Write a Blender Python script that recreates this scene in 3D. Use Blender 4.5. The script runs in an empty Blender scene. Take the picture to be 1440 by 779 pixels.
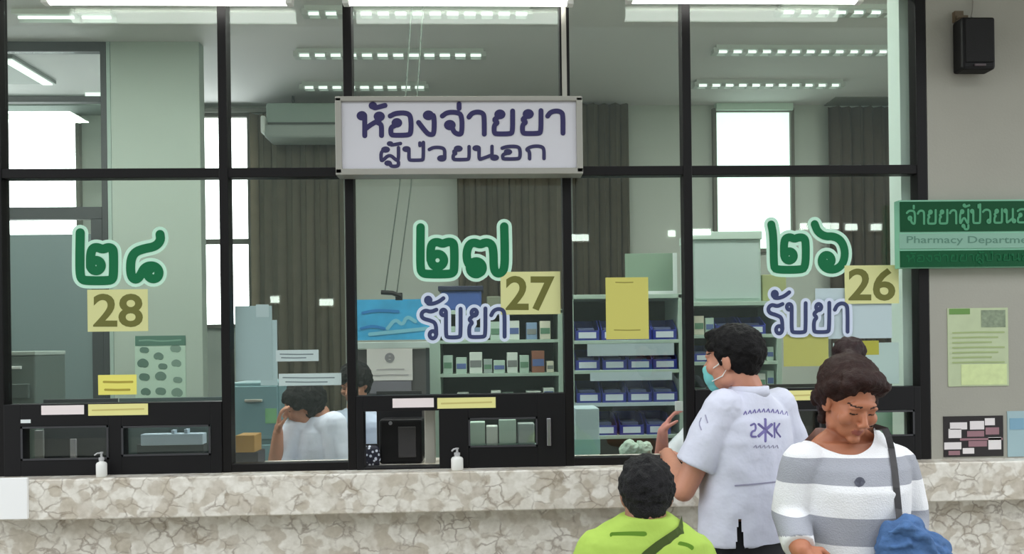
import bpy, bmesh, math, random
from mathutils import Vector, Matrix, noise
from mathutils.bvhtree import BVHTree
random.seed(7)
scene = bpy.context.scene
COL = scene.collection
R = math.radians

# ---------------------------------------------------------------- camera, sky, exposure
F, CX, CY, EYE, DIST, YAW, ROLL = 1050.0, 720.0, 484.0, 1.55, 3.35, .035, .013
FW = Vector((math.sin(YAW), math.cos(YAW), 0)); R0 = Vector((math.cos(YAW), -math.sin(YAW), 0)); ZZ = Vector((0, 0, 1))
RT = R0 * math.cos(ROLL) - ZZ * math.sin(ROLL); UP = ZZ * math.cos(ROLL) + R0 * math.sin(ROLL)
CAM = Vector((0, -DIST, EYE))
cd = bpy.data.cameras.new('camera'); cam = bpy.data.objects.new('camera', cd); COL.objects.link(cam)
m3 = Matrix((RT, UP, -FW)).transposed()
cam.matrix_world = Matrix.Translation(CAM) @ m3.to_4x4()
cd.sensor_width = 36; cd.lens = 36 * F / 1440; cd.shift_y = (CY - 389.5) / 1440; cd.clip_start = .02; cd.clip_end = 100
scene.camera = cam
scene.view_settings.view_transform = 'Standard'; scene.view_settings.look = 'None'
scene.view_settings.gamma = 1; scene.view_settings.use_curve_mapping = False
scene.view_settings.exposure = 0.0
scene.cycles.use_denoising = True
scene.cycles.max_bounces = 8; scene.cycles.transparent_max_bounces = 24
scene.cycles.caustics_reflective = False; scene.cycles.caustics_refractive = False
scene.cycles.sample_clamp_indirect = 4
WORLD_STRENGTH = 2.5
MIRRORED_LAMP, WINDOW_TUBE, ROOM_LAMP, FILL_PANEL, DAY_PANE = 11.0, 6.0, 1.05, 36.0, 4.0
w = bpy.data.worlds.new('sky'); scene.world = w; w.use_nodes = True
w.node_tree.nodes['Background'].inputs[0].default_value = (.93, .97, 1, 1)
w.node_tree.nodes['Background'].inputs[1].default_value = WORLD_STRENGTH

def at(px, py, Y):
    """the point on the vertical plane y = Y that lies behind pixel (px, py) of the photograph"""
    d = FW + RT * ((px - CX) / F) - UP * ((py - CY) / F)
    return CAM + d * ((Y - CAM.y) / d.y)
def X(px, Y, py=450): return at(px, py, Y).x
def Z(py, Y, px=720): return at(px, py, Y).z
def PX(Y): return (Y + DIST) / F                    # metres per pixel at that depth

# ---------------------------------------------------------------- materials
def lin(c):
    f = lambda v: v / 12.92 if v <= .04045 else ((v + .055) / 1.055) ** 2.4
    return (f(c[0] / 255), f(c[1] / 255), f(c[2] / 255), 1)
MATS = {}
def mat(name, c=(200, 200, 200), rough=.6, metal=0, vary=0, scale=20, bump=0, bscale=60, spec=.5, coat=0):
    if name in MATS: return MATS[name]
    m = bpy.data.materials.new(name); m.use_nodes = True; nt = m.node_tree; N = nt.nodes; L = nt.links
    b = N['Principled BSDF']; b.inputs['Base Color'].default_value = lin(c)
    b.inputs['Roughness'].default_value = rough; b.inputs['Metallic'].default_value = metal
    b.inputs['Specular IOR Level'].default_value = spec
    tc = N.new('ShaderNodeTexCoord')
    if vary:
        nz = N.new('ShaderNodeTexNoise'); nz.inputs['Scale'].default_value = scale; nz.inputs['Detail'].default_value = 4
        L.new(tc.outputs['Object'], nz.inputs['Vector'])
        mx = N.new('ShaderNodeMix'); mx.data_type = 'RGBA'
        mx.inputs[6].default_value = lin([v * (1 - vary) for v in c]); mx.inputs[7].default_value = lin([min(255, v * (1 + vary)) for v in c])
        L.new(nz.outputs['Fac'], mx.inputs[0]); L.new(mx.outputs[2], b.inputs['Base Color'])
    if bump:
        nb = N.new('ShaderNodeTexNoise'); nb.inputs['Scale'].default_value = bscale; nb.inputs['Detail'].default_value = 3
        L.new(tc.outputs['Object'], nb.inputs['Vector'])
        bp = N.new('ShaderNodeBump'); bp.inputs['Strength'].default_value = bump; bp.inputs['Distance'].default_value = .02
        L.new(nb.outputs['Fac'], bp.inputs['Height']); L.new(bp.outputs['Normal'], b.inputs['Normal'])
    MATS[name] = m; return m
def emit(name, c, s):
    if name in MATS: return MATS[name]
    m = bpy.data.materials.new(name); m.use_nodes = True; nt = m.node_tree
    b = nt.nodes['Principled BSDF']; b.inputs['Base Color'].default_value = lin(c)
    b.inputs['Emission Color'].default_value = lin(c); b.inputs['Emission Strength'].default_value = s
    MATS[name] = m; return m
def glass_mat(name, tint, ior=1.5):
    m = bpy.data.materials.new(name); m.use_nodes = True; nt = m.node_tree; N = nt.nodes; L = nt.links
    N.remove(N['Principled BSDF'])
    t = N.new('ShaderNodeBsdfTransparent'); t.inputs[0].default_value = (*tint, 1)
    g = N.new('ShaderNodeBsdfGlossy'); g.inputs['Roughness'].default_value = .012; g.inputs[0].default_value = (.9, 1, .95, 1)
    lw = N.new('ShaderNodeLayerWeight'); lw.inputs['Blend'].default_value = .5
    pw = N.new('ShaderNodeMath'); pw.operation = 'POWER'; pw.inputs[1].default_value = 5; L.new(lw.outputs['Facing'], pw.inputs[0])
    fr = N.new('ShaderNodeMath'); fr.operation = 'MULTIPLY_ADD'; fr.inputs[1].default_value = .95; fr.inputs[2].default_value = .04; L.new(pw.outputs[0], fr.inputs[0])
    mx = N.new('ShaderNodeMixShader'); L.new(fr.outputs[0], mx.inputs[0]); L.new(t.outputs[0], mx.inputs[1]); L.new(g.outputs[0], mx.inputs[2])
    L.new(mx.outputs[0], N['Material Output'].inputs[0]); MATS[name] = m; return m
def marble_mat():
    m = bpy.data.materials.new('breccia_marble'); m.use_nodes = True; nt = m.node_tree; N = nt.nodes; L = nt.links
    b = N['Principled BSDF']; b.inputs['Roughness'].default_value = .32
    tc = N.new('ShaderNodeTexCoord')
    mp = N.new('ShaderNodeMapping'); mp.inputs['Scale'].default_value = (1.6, 1.6, 1.85); L.new(tc.outputs['Object'], mp.inputs[0])
    nz = N.new('ShaderNodeTexNoise'); nz.inputs['Scale'].default_value = 9; nz.inputs['Detail'].default_value = 5; L.new(mp.outputs[0], nz.inputs['Vector'])
    sub = N.new('ShaderNodeVectorMath'); sub.operation = 'MULTIPLY_ADD'; sub.inputs[1].default_value = (.11, .11, .11)
    L.new(nz.outputs['Color'], sub.inputs[0]); L.new(mp.outputs[0], sub.inputs[2])
    ve = N.new('ShaderNodeTexVoronoi'); ve.feature = 'DISTANCE_TO_EDGE'; ve.inputs['Scale'].default_value = 8; L.new(sub.outputs[0], ve.inputs['Vector'])
    vc = N.new('ShaderNodeTexVoronoi'); vc.feature = 'SMOOTH_F1'; vc.inputs['Smoothness'].default_value = .35; vc.inputs['Scale'].default_value = 11; L.new(sub.outputs[0], vc.inputs['Vector'])
    cr = N.new('ShaderNodeValToRGB'); e = cr.color_ramp.elements
    e[0].color = lin((206, 197, 182)); e[1].color = lin((244, 240, 232)); x = e.new(.5); x.color = lin((230, 225, 215)); x = e.new(.3); x.color = lin((214, 206, 194))
    sp = N.new('ShaderNodeSeparateColor'); L.new(vc.outputs['Color'], sp.inputs[0]); L.new(sp.outputs[0], cr.inputs[0])
    er = N.new('ShaderNodeValToRGB'); er.color_ramp.elements[0].position = 0; er.color_ramp.elements[1].position = .075
    er.color_ramp.elements[0].color = (.72, .72, .72, 1); er.color_ramp.elements[1].color = (0, 0, 0, 1); L.new(ve.outputs['Distance'], er.inputs[0])
    nb = N.new('ShaderNodeTexNoise'); nb.inputs['Scale'].default_value = 6; nb.inputs['Detail'].default_value = 4; L.new(mp.outputs[0], nb.inputs['Vector'])
    nr = N.new('ShaderNodeValToRGB'); nr.color_ramp.elements[0].position = .4; nr.color_ramp.elements[1].position = .6; L.new(nb.outputs['Fac'], nr.inputs[0])
    mul = N.new('ShaderNodeMath'); mul.operation = 'MULTIPLY'; L.new(er.outputs[0], mul.inputs[0]); L.new(nr.outputs[0], mul.inputs[1])
    mx = N.new('ShaderNodeMix'); mx.data_type = 'RGBA'; L.new(mul.outputs[0], mx.inputs[0]); L.new(cr.outputs[0], mx.inputs[6]); mx.inputs[7].default_value = lin((140, 124, 108))
    fine = N.new('ShaderNodeTexNoise'); fine.inputs['Scale'].default_value = 22; fine.inputs['Detail'].default_value = 5; L.new(mp.outputs[0], fine.inputs['Vector'])
    fr = N.new('ShaderNodeValToRGB'); fr.color_ramp.elements[0].position = .25; fr.color_ramp.elements[1].position = .65; fr.color_ramp.elements[0].color = (.76, .74, .7, 1); fr.color_ramp.elements[1].color = (1, 1, 1, 1); L.new(fine.outputs['Fac'], fr.inputs[0])
    mm = N.new('ShaderNodeMix'); mm.data_type = 'RGBA'; mm.blend_type = 'MULTIPLY'; mm.inputs[0].default_value = .8
    L.new(mx.outputs[2], mm.inputs[6]); L.new(fr.outputs[0], mm.inputs[7]); L.new(mm.outputs[2], b.inputs['Base Color'])
    MATS['marble'] = m; return m

# ---------------------------------------------------------------- mesh builder
class MB:
    def __init__(s): s.bm = bmesh.new()
    def box(s, a, b, bev=0, seg=2, mi=0):
        a, b = Vector(a), Vector(b); lo = Vector([min(p, q) for p, q in zip(a, b)]); hi = Vector([max(p, q) for p, q in zip(a, b)])
        r = bmesh.ops.create_cube(s.bm, size=1, matrix=Matrix.Translation((lo + hi) / 2) @ Matrix.Diagonal((*(hi - lo), 1)))
        fs = {f for v in r['verts'] for f in v.link_faces}
        for f in fs: f.material_index = mi
        if bev:
            es = list({e for v in r['verts'] for e in v.link_edges})
            bmesh.ops.bevel(s.bm, geom=es, offset=min(bev, min(hi - lo) * .45), segments=seg, affect='EDGES', profile=.5)
        return s
    def tube(s, pts, rad, n=10, cap=True):
        pts = [Vector(p) for p in pts]; rad = rad if isinstance(rad, (list, tuple)) else [rad] * len(pts); rings = []
        for i, p in enumerate(pts):
            d = (pts[min(i + 1, len(pts) - 1)] - pts[max(i - 1, 0)]).normalized()
            u = d.cross(Vector((0, 0, 1)) if abs(d.z) < .9 else Vector((1, 0, 0))).normalized(); v = d.cross(u)
            rings.append([s.bm.verts.new(p + (u * math.cos(2 * math.pi * k / n) + v * math.sin(2 * math.pi * k / n)) * rad[i]) for k in range(n)])
        for a, b in zip(rings, rings[1:]):
            for k in range(n): s.bm.faces.new((a[k], a[(k + 1) % n], b[(k + 1) % n], b[k]))
        if cap: s.bm.faces.new(rings[0][::-1]); s.bm.faces.new(rings[-1])
        return s
    def lathe(s, c, prof, n=20):
        c = Vector(c); rings = [[s.bm.verts.new(c + Vector((r * math.cos(2 * math.pi * k / n), r * math.sin(2 * math.pi * k / n), z))) for k in range(n)] for r, z in prof]
        for a, b in zip(rings, rings[1:]):
            for k in range(n): s.bm.faces.new((a[k], a[(k + 1) % n], b[(k + 1) % n], b[k]))
        s.bm.faces.new(rings[0][::-1]); s.bm.faces.new(rings[-1]); return s
    def ell(s, c, r, rot=None, sub=3):
        M = Matrix.Translation(Vector(c)) @ (rot.to_4x4() if rot is not None else Matrix()) @ Matrix.Diagonal((*r, 1))
        bmesh.ops.create_icosphere(s.bm, subdivisions=sub, radius=1, matrix=M); return s
    def chain(s, pts, rad, ends=True, n=16):
        """tapered limb: frustums and joint balls, merged later by the remesh"""
        for i in range(len(pts) - 1): s.tube([pts[i], pts[i + 1]], [rad[i], rad[i + 1]], n)
        for i, (p, r) in enumerate(zip(pts, rad)):
            if ends or 0 < i < len(pts) - 1: s.ell(p, (r, r, r), sub=2)
        return s
    def loft(s, rings, M=None, n=36, e=2.3):
        """rings: (z, half width, half depth, centre x, centre y) in a body's own frame"""
        M = M or Matrix(); out = []
        for z, a, b, cx, cy in rings:
            r = []
            for k in range(n):
                t = 2 * math.pi * k / n; c, q = math.cos(t), math.sin(t)
                r.append(s.bm.verts.new(M @ Vector((cx + a * math.copysign(abs(c) ** (2 / e), c), cy + b * math.copysign(abs(q) ** (2 / e), q), z))))
            out.append(r)
        for a, b in zip(out, out[1:]):
            for k in range(n): s.bm.faces.new((a[k], a[(k + 1) % n], b[(k + 1) % n], b[k]))
        s.bm.faces.new(out[0][::-1]); s.bm.faces.new(out[-1]); return s
    def build(s, name, m, parent=None, smooth=False, base=None):
        bmesh.ops.recalc_face_normals(s.bm, faces=s.bm.faces)
        me = bpy.data.meshes.new(name); s.bm.to_mesh(me); s.bm.free()
        return link(name, me, m, parent, smooth, base)
WORLDPOS = {}
def link(name, me, m, parent=None, smooth=False, base=None):
    o = bpy.data.objects.new(name, me); COL.objects.link(o)
    for k in (m if isinstance(m, (list, tuple)) else [m]): me.materials.append(k)
    if parent is not None:
        off = WORLDPOS[parent.name]; o.parent = parent; org = off
    else:
        if base is None:
            vs = [v.co for v in me.vertices]
            base = Vector(((min(v.x for v in vs) + max(v.x for v in vs)) / 2, (min(v.y for v in vs) + max(v.y for v in vs)) / 2, min(v.z for v in vs)))
        org = Vector(base); o.location = org
    WORLDPOS[o.name] = org.copy()
    me.transform(Matrix.Translation(-org))
    if smooth:
        for p in me.polygons: p.use_smooth = True
    return o
def empty(name, loc):
    o = bpy.data.objects.new(name, None); COL.objects.link(o); o.location = loc; o.empty_display_size = .1; WORLDPOS[o.name] = Vector(loc); return o
def tag(o, label=None, cat=None, group=None, kind=None):
    if label: o['label'] = label
    if cat: o['category'] = cat
    if group: o['group'] = group
    if kind: o['kind'] = kind
    return o
def struct(o): o['kind'] = 'structure'; return o
def copy_tree(o, parent=None):
    c = o.copy(); COL.objects.link(c)
    if parent is not None: c.parent = parent
    for ch in list(o.children): copy_tree(ch, c)
    return c
def pbox(x0, y0, x1, y1, Y, d, bev=0, mb=None, dirn=1):
    """a board whose front face covers that photo rectangle at depth Y, d thick"""
    a, b = at(x0, y1, Y), at(x1, y0, Y); c0 = at((x0 + x1) / 2, y1, Y).z, at((x0 + x1) / 2, y0, Y).z
    c1 = at(x0, (y0 + y1) / 2, Y).x, at(x1, (y0 + y1) / 2, Y).x
    return (mb or MB()).box((c1[0], Y, c0[0]), (c1[1], Y + d * dirn, c0[1]), bev)

# ---------------------------------------------------------------- lettering as brush strokes
def smooth_path(p, it=2):
    for _ in range(it):
        q = [p[0]]
        for a, b in zip(p, p[1:]): q += [(a[0] * .75 + b[0] * .25, a[1] * .75 + b[1] * .25), (a[0] * .25 + b[0] * .75, a[1] * .25 + b[1] * .75)]
        q.append(p[-1]); p = q
    return p
def loop(cx, cy, r, a0=0, turn=1, n=12): return [(cx + r * math.cos(R(a0) + turn * 2 * math.pi * k / n), cy + r * math.sin(R(a0) + turn * 2 * math.pi * k / n)) for k in range(n + 1)]
def ribbon(bm, pts, w, lift, n=8):
    """flat brush stroke with round ends through 3D points facing the viewer (-Y)"""
    up = Vector((0, -1, 0)); L = []; Rr = []
    for i, p in enumerate(pts):
        d = pts[min(i + 1, len(pts) - 1)] - pts[max(i - 1, 0)]; d.y = 0; d = d.normalized() if d.length > 1e-9 else Vector((1, 0, 0))
        s = d.cross(up); off = up * (lift + i * 4e-6); L.append(bm.verts.new(p + s * w / 2 + off)); Rr.append(bm.verts.new(p - s * w / 2 + off))
    for i in range(len(pts) - 1):
        bm.faces.new((L[i], L[i + 1], Rr[i + 1], Rr[i]))
    for i, sg in ((0, -1), (len(pts) - 1, 1)):
        d = (pts[1] - pts[0]) if i == 0 else (pts[-1] - pts[-2]); d.y = 0; d.normalize(); s = d.cross(up); off = up * (lift + i * 4e-6)
        arc = [bm.verts.new(pts[i] + off + (s * math.cos(math.pi * k / n) + d * sg * math.sin(math.pi * k / n)) * w / 2) for k in range(1, n)]
        bm.faces.new([L[i]] + arc + [Rr[i]])
def strokes(name, paths, wpx, Y, m, parent, lift=0, round_=2, toworld=None):
    bm = bmesh.new(); tw = toworld or (lambda p: at(p[0], p[1], Y))
    for k, p in enumerate(paths): ribbon(bm, [tw(q) for q in smooth_path(p, round_)], wpx * PX(Y), lift + k * 8e-5)
    me = bpy.data.meshes.new(name); bm.to_mesh(me); bm.free(); return link(name, me, m, parent)
def lp(cx, cy, r, a0, turn, path): return loop(cx, cy, r, a0, turn) + path
GLYPH = {   # strokes in a box one unit high, y up; then the advance
 'ho': ([lp(.12,.88,.1,0,1,[(.22,.7),(.22,0)]), [(.22,.28),(.45,.5),(.72,.68)], loop(.72,.84,.11), [(.6,.6),(.76,.52),(.8,.4),(.8,0)]], 1.0),
 'o': ([lp(.33,.55,.1,0,-1,[(.25,.42),(.12,.35),(.12,.05),(.2,0),(.72,0),(.82,.08),(.82,.78),(.7,.98),(.3,.98),(.1,.85)])], 1.0),
 'ngo': ([lp(.42,.86,.11,0,1,[(.62,.86),(.62,.05),(.52,0),(.38,.05),(.08,.55)])], .82),
 'jo': ([[(.08,.82),(.25,.98),(.58,.98),(.76,.85),(.76,.05),(.66,0),(.5,.08),(.42,.3)], loop(.34,.42,.12)], .95),
 'aa': ([[(.05,.76),(.15,.93),(.36,.99),(.54,.92),(.58,.75),(.58,0)]], .76),
 'yo': ([lp(.36,.86,.11,0,1,[(.3,.74),(.14,.62),(.3,.5),(.16,.4),(.16,.05),(.24,0),(.72,0),(.8,.06),(.8,1)])], .98),
 'pho': ([lp(.32,.86,.11,0,1,[(.14,.78),(.14,0),(.2,0),(.48,.5),(.76,0),(.84,0),(.84,1)])], 1.04),
 'po': ([lp(.12,.88,.1,0,1,[(.22,.7),(.22,.05),(.3,0),(.74,0),(.8,.06),(.8,1.38)])], .98),
 'bo': ([lp(.12,.88,.1,0,1,[(.22,.7),(.22,.05),(.3,0),(.74,0),(.8,.06),(.8,1)])], .98),
 'wo': ([[(.06,.82),(.22,.98),(.5,.98),(.68,.85),(.68,.2)], loop(.56,.12,.12)], .86),
 'no': ([lp(.12,.88,.1,0,1,[(.22,.7),(.22,0),(.3,.02),(.7,.3)]), [(.74,1),(.74,.2)], loop(.84,.12,.11)], 1.05),
 'ko': ([[(.2,0),(.2,.6),(.06,.7),(.2,.9),(.42,.99),(.66,.95),(.78,.78),(.78,0)]], .98),
 'ro': ([[(.72,.98),(.5,.9),(.28,.97),(.12,.86),(.16,.68),(.5,.6),(.7,.5),(.72,.12)], loop(.58,.1,.13)], .88),
 'mt': ([lp(.5,1.32,.06,0,1,[(.52,1.2),(.7,1.25),(.92,1.32)])], 0),
 'me': ([[(.66,1.15),(.66,1.34)]], 0),
 'ma': ([lp(.4,1.32,.09,0,1,[(.34,1.2),(.55,1.18),(.8,1.25),(1.0,1.38)])], 0),
 'uu': ([lp(.42,-.2,.08,0,1,[(.52,-.25),(.52,-.45),(.84,-.45),(.84,-.14)])], 0),
}
def thai(word, box, wfit=None):
    """lay WORD (glyph names) into the photo rectangle BOX = (x0, y0, x1, y1) of its consonants; returns pixel paths"""
    x = 0; raw = []; px = 0
    for g in word.split():
        ps, adv = GLYPH[g]
        b = x if adv else px
        raw += [[(b + q[0], q[1]) for q in p] for p in ps]
        if adv: px = x; x += adv
    x0, y0, x1, y1 = box; k = (x1 - x0) / x; h = y1 - y0
    slope = -ROLL * 1.0
    return [[(x0 + q[0] * k, y1 - q[1] * h + (q[0] * k) * slope) for q in p] for p in raw]
def font_text(name, body, box, Y, m, parent, off=0.0, depth=.0006):
    c = bpy.data.curves.new('tmp', 'FONT'); c.body = body; c.offset = off; c.resolution_u = 4
    o = bpy.data.objects.new('tmp', c); COL.objects.link(o); bpy.context.view_layer.update()
    dg = bpy.context.evaluated_depsgraph_get(); me = bpy.data.meshes.new_from_object(o.evaluated_get(dg))
    bpy.data.objects.remove(o); bpy.data.curves.remove(c); me.materials.clear()
    xs = [v.co.x for v in me.vertices]; ys = [v.co.y for v in me.vertices]; lx, hx, ly, hy = min(xs), max(xs), min(ys), max(ys)
    x0, y0, x1, y1 = box
    for v in me.vertices:
        q = at(x0 + (v.co.x - lx) / (hx - lx) * (x1 - x0), y1 - (v.co.y - ly) / (hy - ly) * (y1 - y0), Y); v.co = q - Vector((0, depth, 0))
    return link(name, me, m, parent)
# ================================================================ the setting
M_frame = mat('dark_bronze_aluminium', (17, 15, 16), .45, .2, spec=.3)
M_black = mat('black_panel', (12, 11, 14), .5, spec=.3)
M_alu = mat('anodised_aluminium', (176, 174, 164), .4, .3)
M_wall = mat('corridor_plaster', (160, 158, 148), .85, vary=.04, scale=3, bump=.05, bscale=90)
M_inwall = mat('pale_green_paint', (180, 188, 180), .8, vary=.02, scale=2)
M_ceil = mat('grey_ceiling_paint', (212, 212, 212), .85)
M_white = mat('white_plastic', (236, 236, 232), .45)
M_paper = mat('white_paper', (226, 232, 232), .8)
M_tube = emit('lit_tube', (255, 255, 250), WINDOW_TUBE)
M_marble = marble_mat()
M_glass = glass_mat('window_glass', (.965, .982, .97))
M_floor = mat('terrazzo_floor', (150, 146, 138), .35, vary=.12, scale=60)
CEIL, OUTCEIL, BACKY = 3.9, 3.4, 4.0
XL = at(4, 600, 0).x; XR = at(1304, 600, 0).x

struct(MB().box((-13, -10.2, -.1), (13, 5, 0)).build('floor', M_floor))
struct(MB().box((-13, -10.2, 0), (13, -10, 7.6)).build('wall_opposite', mat('opposite_facade', (128, 132, 128), .9, vary=.15, scale=.8)))  # unseen wall added so the panes mirror grey instead of bright sky
struct(MB().box((-6.2, .06, CEIL), (5, BACKY + .2, CEIL + .1)).build('ceiling_1', M_ceil))
struct(MB().box((-5, -1.0, OUTCEIL), (5, -.031, OUTCEIL + .1)).build('ceiling_2', mat('corridor_ceiling_paint', (205, 205, 200), .9)))
struct(MB().box((-6.2, BACKY, 0), (5, BACKY + .15, CEIL)).build('wall_back', M_inwall))
struct(MB().box((-6.3, .06, 0), (-6.2, BACKY + .15, CEIL)).build('wall_left', M_inwall))
struct(MB().box((4.9, .06, 0), (5.0, BACKY + .15, CEIL)).build('wall_right', M_inwall))
ZT, ZB = 3.16, 1.003
struct(MB().box((XR, -.03, ZB), (5, .06, OUTCEIL)).build('wall_front_right', M_wall))
struct(MB().box((-6.4, -.03, 0), (XL, .06, OUTCEIL)).build('wall_front_left', M_wall))
struct(MB().box((XL, -.03, ZT), (XR, .06, OUTCEIL)).build('wall_front_upper', M_wall))
struct(MB().box((-6.4, -.03, OUTCEIL), (5, .06, CEIL + .1)).build('wall_front_lintel', M_wall))
struct(MB().box((XL, -.03, 0), (5, .06, at(200, 729, -.12).z - .0005)).build('wall_front_lower', M_marble))
struct(MB().box((X(1258, .12, 200), .07, 0), (X(1287, .12, 200) + .05, .17, CEIL)).build('trim_1', mat('mint_pilaster', (214, 232, 222), .7)))
# marble ledge
zl = at(200, 729, -.12).z
ledge = MB().box((XL, -.12, zl), (5, .3, ZB), .006).build('counter_ledge', M_marble)
tag(ledge, 'long marble counter ledge running under the dark windows', 'counter')
# window framework
W = empty('window_1', (0, 0, ZB)); struct(W)
def vbar(x, wd, z0, z1, name='mullion', m=M_frame, y0=-.03, y1=.03): return MB().box((x - wd / 2, y0, z0), (x + wd / 2, y1, z1), .003).build(name, m, W)
XV = [at(8, 600, 0).x, at(318.5, 350, 0).x, at(493.5, 350, 0).x, at(797, 350, 0).x, at(966, 350, 0).x, at(1292, 350, 0).x]
zt0, zt1 = 2.30, 2.342
vbar(XV[0] - .003, .03, ZB, ZT, 'jamb'); vbar(XV[5] + .004, .048, ZB, ZT, 'jamb')
vbar(XV[1], .039, ZB, ZT); vbar(XV[2], .039, ZB, ZT)
vbar(XV[3], .04, ZB, zt0); vbar(XV[3] - .002, .045, zt1, ZT); vbar(XV[3] - .004, .022, zt1, ZT, 'mullion_strip', M_alu, -.034, -.0301)
vbar(XV[4], .04, ZB, ZT)
MB().box((XV[0], -.026, zt0), (XV[5], .03, zt1), .003).build('transom', M_frame, W)
MB().box((XV[0], -.026, ZT - .04), (XV[5], .03, ZT), .003).build('head_rail', M_frame, W)
for i in (1, 3): MB().box((XV[i], -.026, ZB), (XV[i + 1], .03, ZB + .036), .003).build('bottom_rail', M_frame, W)
HT = [Z(566, 0, 165), Z(554, 0, 650), Z(545, 0, 1130)]
for i in range(5):
    a, b = XV[i] + .018, XV[i + 1] - .018
    MB().box((a, -.003, zt1 - .002), (b, .003, ZT - .038)).build('pane', M_glass, W)
    zb = {0: HT[0], 2: HT[1], 4: HT[2]}.get(i, ZB + .034)
    MB().box((a, -.003, zb - .002), (b, .003, zt0 + .002)).build('pane', M_glass, W)
# three black service hatches below the panes
def hatch(i, x0, x1, zt, holes, label, knob=None):
    h = empty('service_hatch', ((x0 + x1) / 2, 0, ZB)); tag(h, label, 'hatch', 'black service hatches under the window panes')
    zs = sorted({ZB, zt} | {v for q in holes for v in (q[1], q[3])})
    mb = MB(); y0, y1 = -.034, .03
    holes = sorted(holes); xs = [x0]
    for q in holes: xs += [q[0], q[2]]
    xs.append(x1)
    for k in range(0, len(xs), 2): mb.box((xs[k], y0, ZB), (xs[k + 1], y1, zt), .002)
    for q in holes: mb.box((q[0], y0, ZB), (q[2], y1, q[1]), .002); mb.box((q[0], y0, q[3]), (q[2], y1, zt), .002)
    mb.build('hatch_panel', M_black, h)
    for q in holes:
        if q[4] == 'open': continue
        MB().box((q[0], -.004, q[1]), (q[2], .002, q[3])).build('hatch_pane', M_glass, h)
        fr = MB(); t = .008
        for a, b in (((q[0], q[1]), (q[2], q[1] + t)), ((q[0], q[3] - t), (q[2], q[3])), ((q[0], q[1]), (q[0] + t, q[3])), ((q[2] - t, q[1]), (q[2], q[3]))):
            fr.box((a[0], -.037, a[1]), (b[0], -.0341, b[1]))
        fr.build('hatch_rim', mat('dark_grey_rim', (58, 58, 62), .4), h)
    return h
def hole(x0, y0, x1, y1, k='glass'): return (at(x0, 600, 0).x, Z(y1, 0, (x0 + x1) / 2), at(x1, 600, 0).x, Z(y0, 0, (x0 + x1) / 2), k)
h1 = hatch(0, XV[0] + .012, XV[1] - .0195, HT[0], [hole(36, 598, 158, 645), hole(176, 597, 300, 639)], 'black service hatch with two small glazed openings under the number 28')
h2 = hatch(1, XV[2] + .0195, XV[3] - .02, HT[1], [hole(513, 577, 618, 655, 'open'), hole(659, 586, 755, 627)], 'black service hatch with one open side under the number 27')
h3 = hatch(2, XV[4] + .02, XV[5] - .02, HT[2], [hole(1050, 575, 1150, 640), hole(1222, 576, 1280, 612)], 'black service hatch behind the woman in the striped sweater')
# a pale upright bar standing in the open side of the second hatch
tag(pbox(597, 566, 612, 652, .06, .03, .004).build('support_post', M_alu), 'pale metal upright standing in the open side of the black hatch', 'post')
tag(pbox(769, 588, 775, 627, -.045, .009, .003).build('pull_handle', mat('steel', (150, 150, 155), .3, .8), h2), 'small steel pull handle')

# ================================================================ fluorescent tubes in front of the glass, mirrored lamps
def tube_lamp(x0, x1, pz, label):
    Y = -.09; t = empty('tube_lamp', (X((x0 + x1) / 2, Y, 0), Y, OUTCEIL)); tag(t, label, 'lamp', 'fluorescent lamps along the top of the windows')
    a, b = X(x0, Y, 0), X(x1, Y, 0); z = Z(pz, Y, (x0 + x1) / 2)
    MB().box((a, Y - .04, z + .028), (b, Y + .04, z + .085), .01).build('housing', M_white, t)
    MB().tube([(a + .03, Y, z), (b - .03, Y, z)], .025, 14).build('tube', M_tube, t, True)
    MB().box((a, Y - .02, z - .024), (a + .03, Y + .02, z + .03), .004).build('socket', M_white, t); MB().box((b - .03, Y - .02, z - .024), (b, Y + .02, z + .03), .004).build('socket', M_white, t)
    for q in (.2, .8): MB().tube([(a + (b - a) * q, Y, z + .08), (a + (b - a) * q, Y, OUTCEIL)], .008).build('hanger_rod', M_alu, t)
tube_lamp(60, 412, -1, 'white fluorescent tube lamp above the number 28 pane')
tube_lamp(482, 806, 0, 'white fluorescent tube lamp above the white hanging sign')
tube_lamp(880, 1212, -3, 'white fluorescent tube lamp above the number 26 pane')
M_clamp = emit('lit_diffuser', (250, 255, 248), MIRRORED_LAMP)
Yfl = 9.9
for i, (p0, p1, py) in enumerate([(380, 392, 421), (449, 468, 425), (801, 828, 334), (940, 950, 328), (974, 1000, 326), (1126, 1180, 318), (1190, 1206, 319), (1226, 1264, 319)]):  # stand-ins for ceiling lamps behind the viewer, placed for their reflections
    a, b, z = X(p0, Yfl, py), X(p1, Yfl, py), Z(py, Yfl, (p0 + p1) / 2); t = empty('facade_lamp', ((a + b) / 2, -10, z)); tag(t, f'wall lamp on the building opposite the windows, {["first", "second", "third", "fourth", "fifth", "sixth", "seventh", "eighth"][i]} from the left', 'lamp', 'lamps on the opposite building')
    MB().box((a - .02, -10, z - .08), (b + .02, -9.94, z + .08), .01).build('lamp_body', M_white, t); MB().box((a, -9.94, z - .055), (b, -9.9, z + .055), .01).build('diffuser', M_clamp, t)

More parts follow.
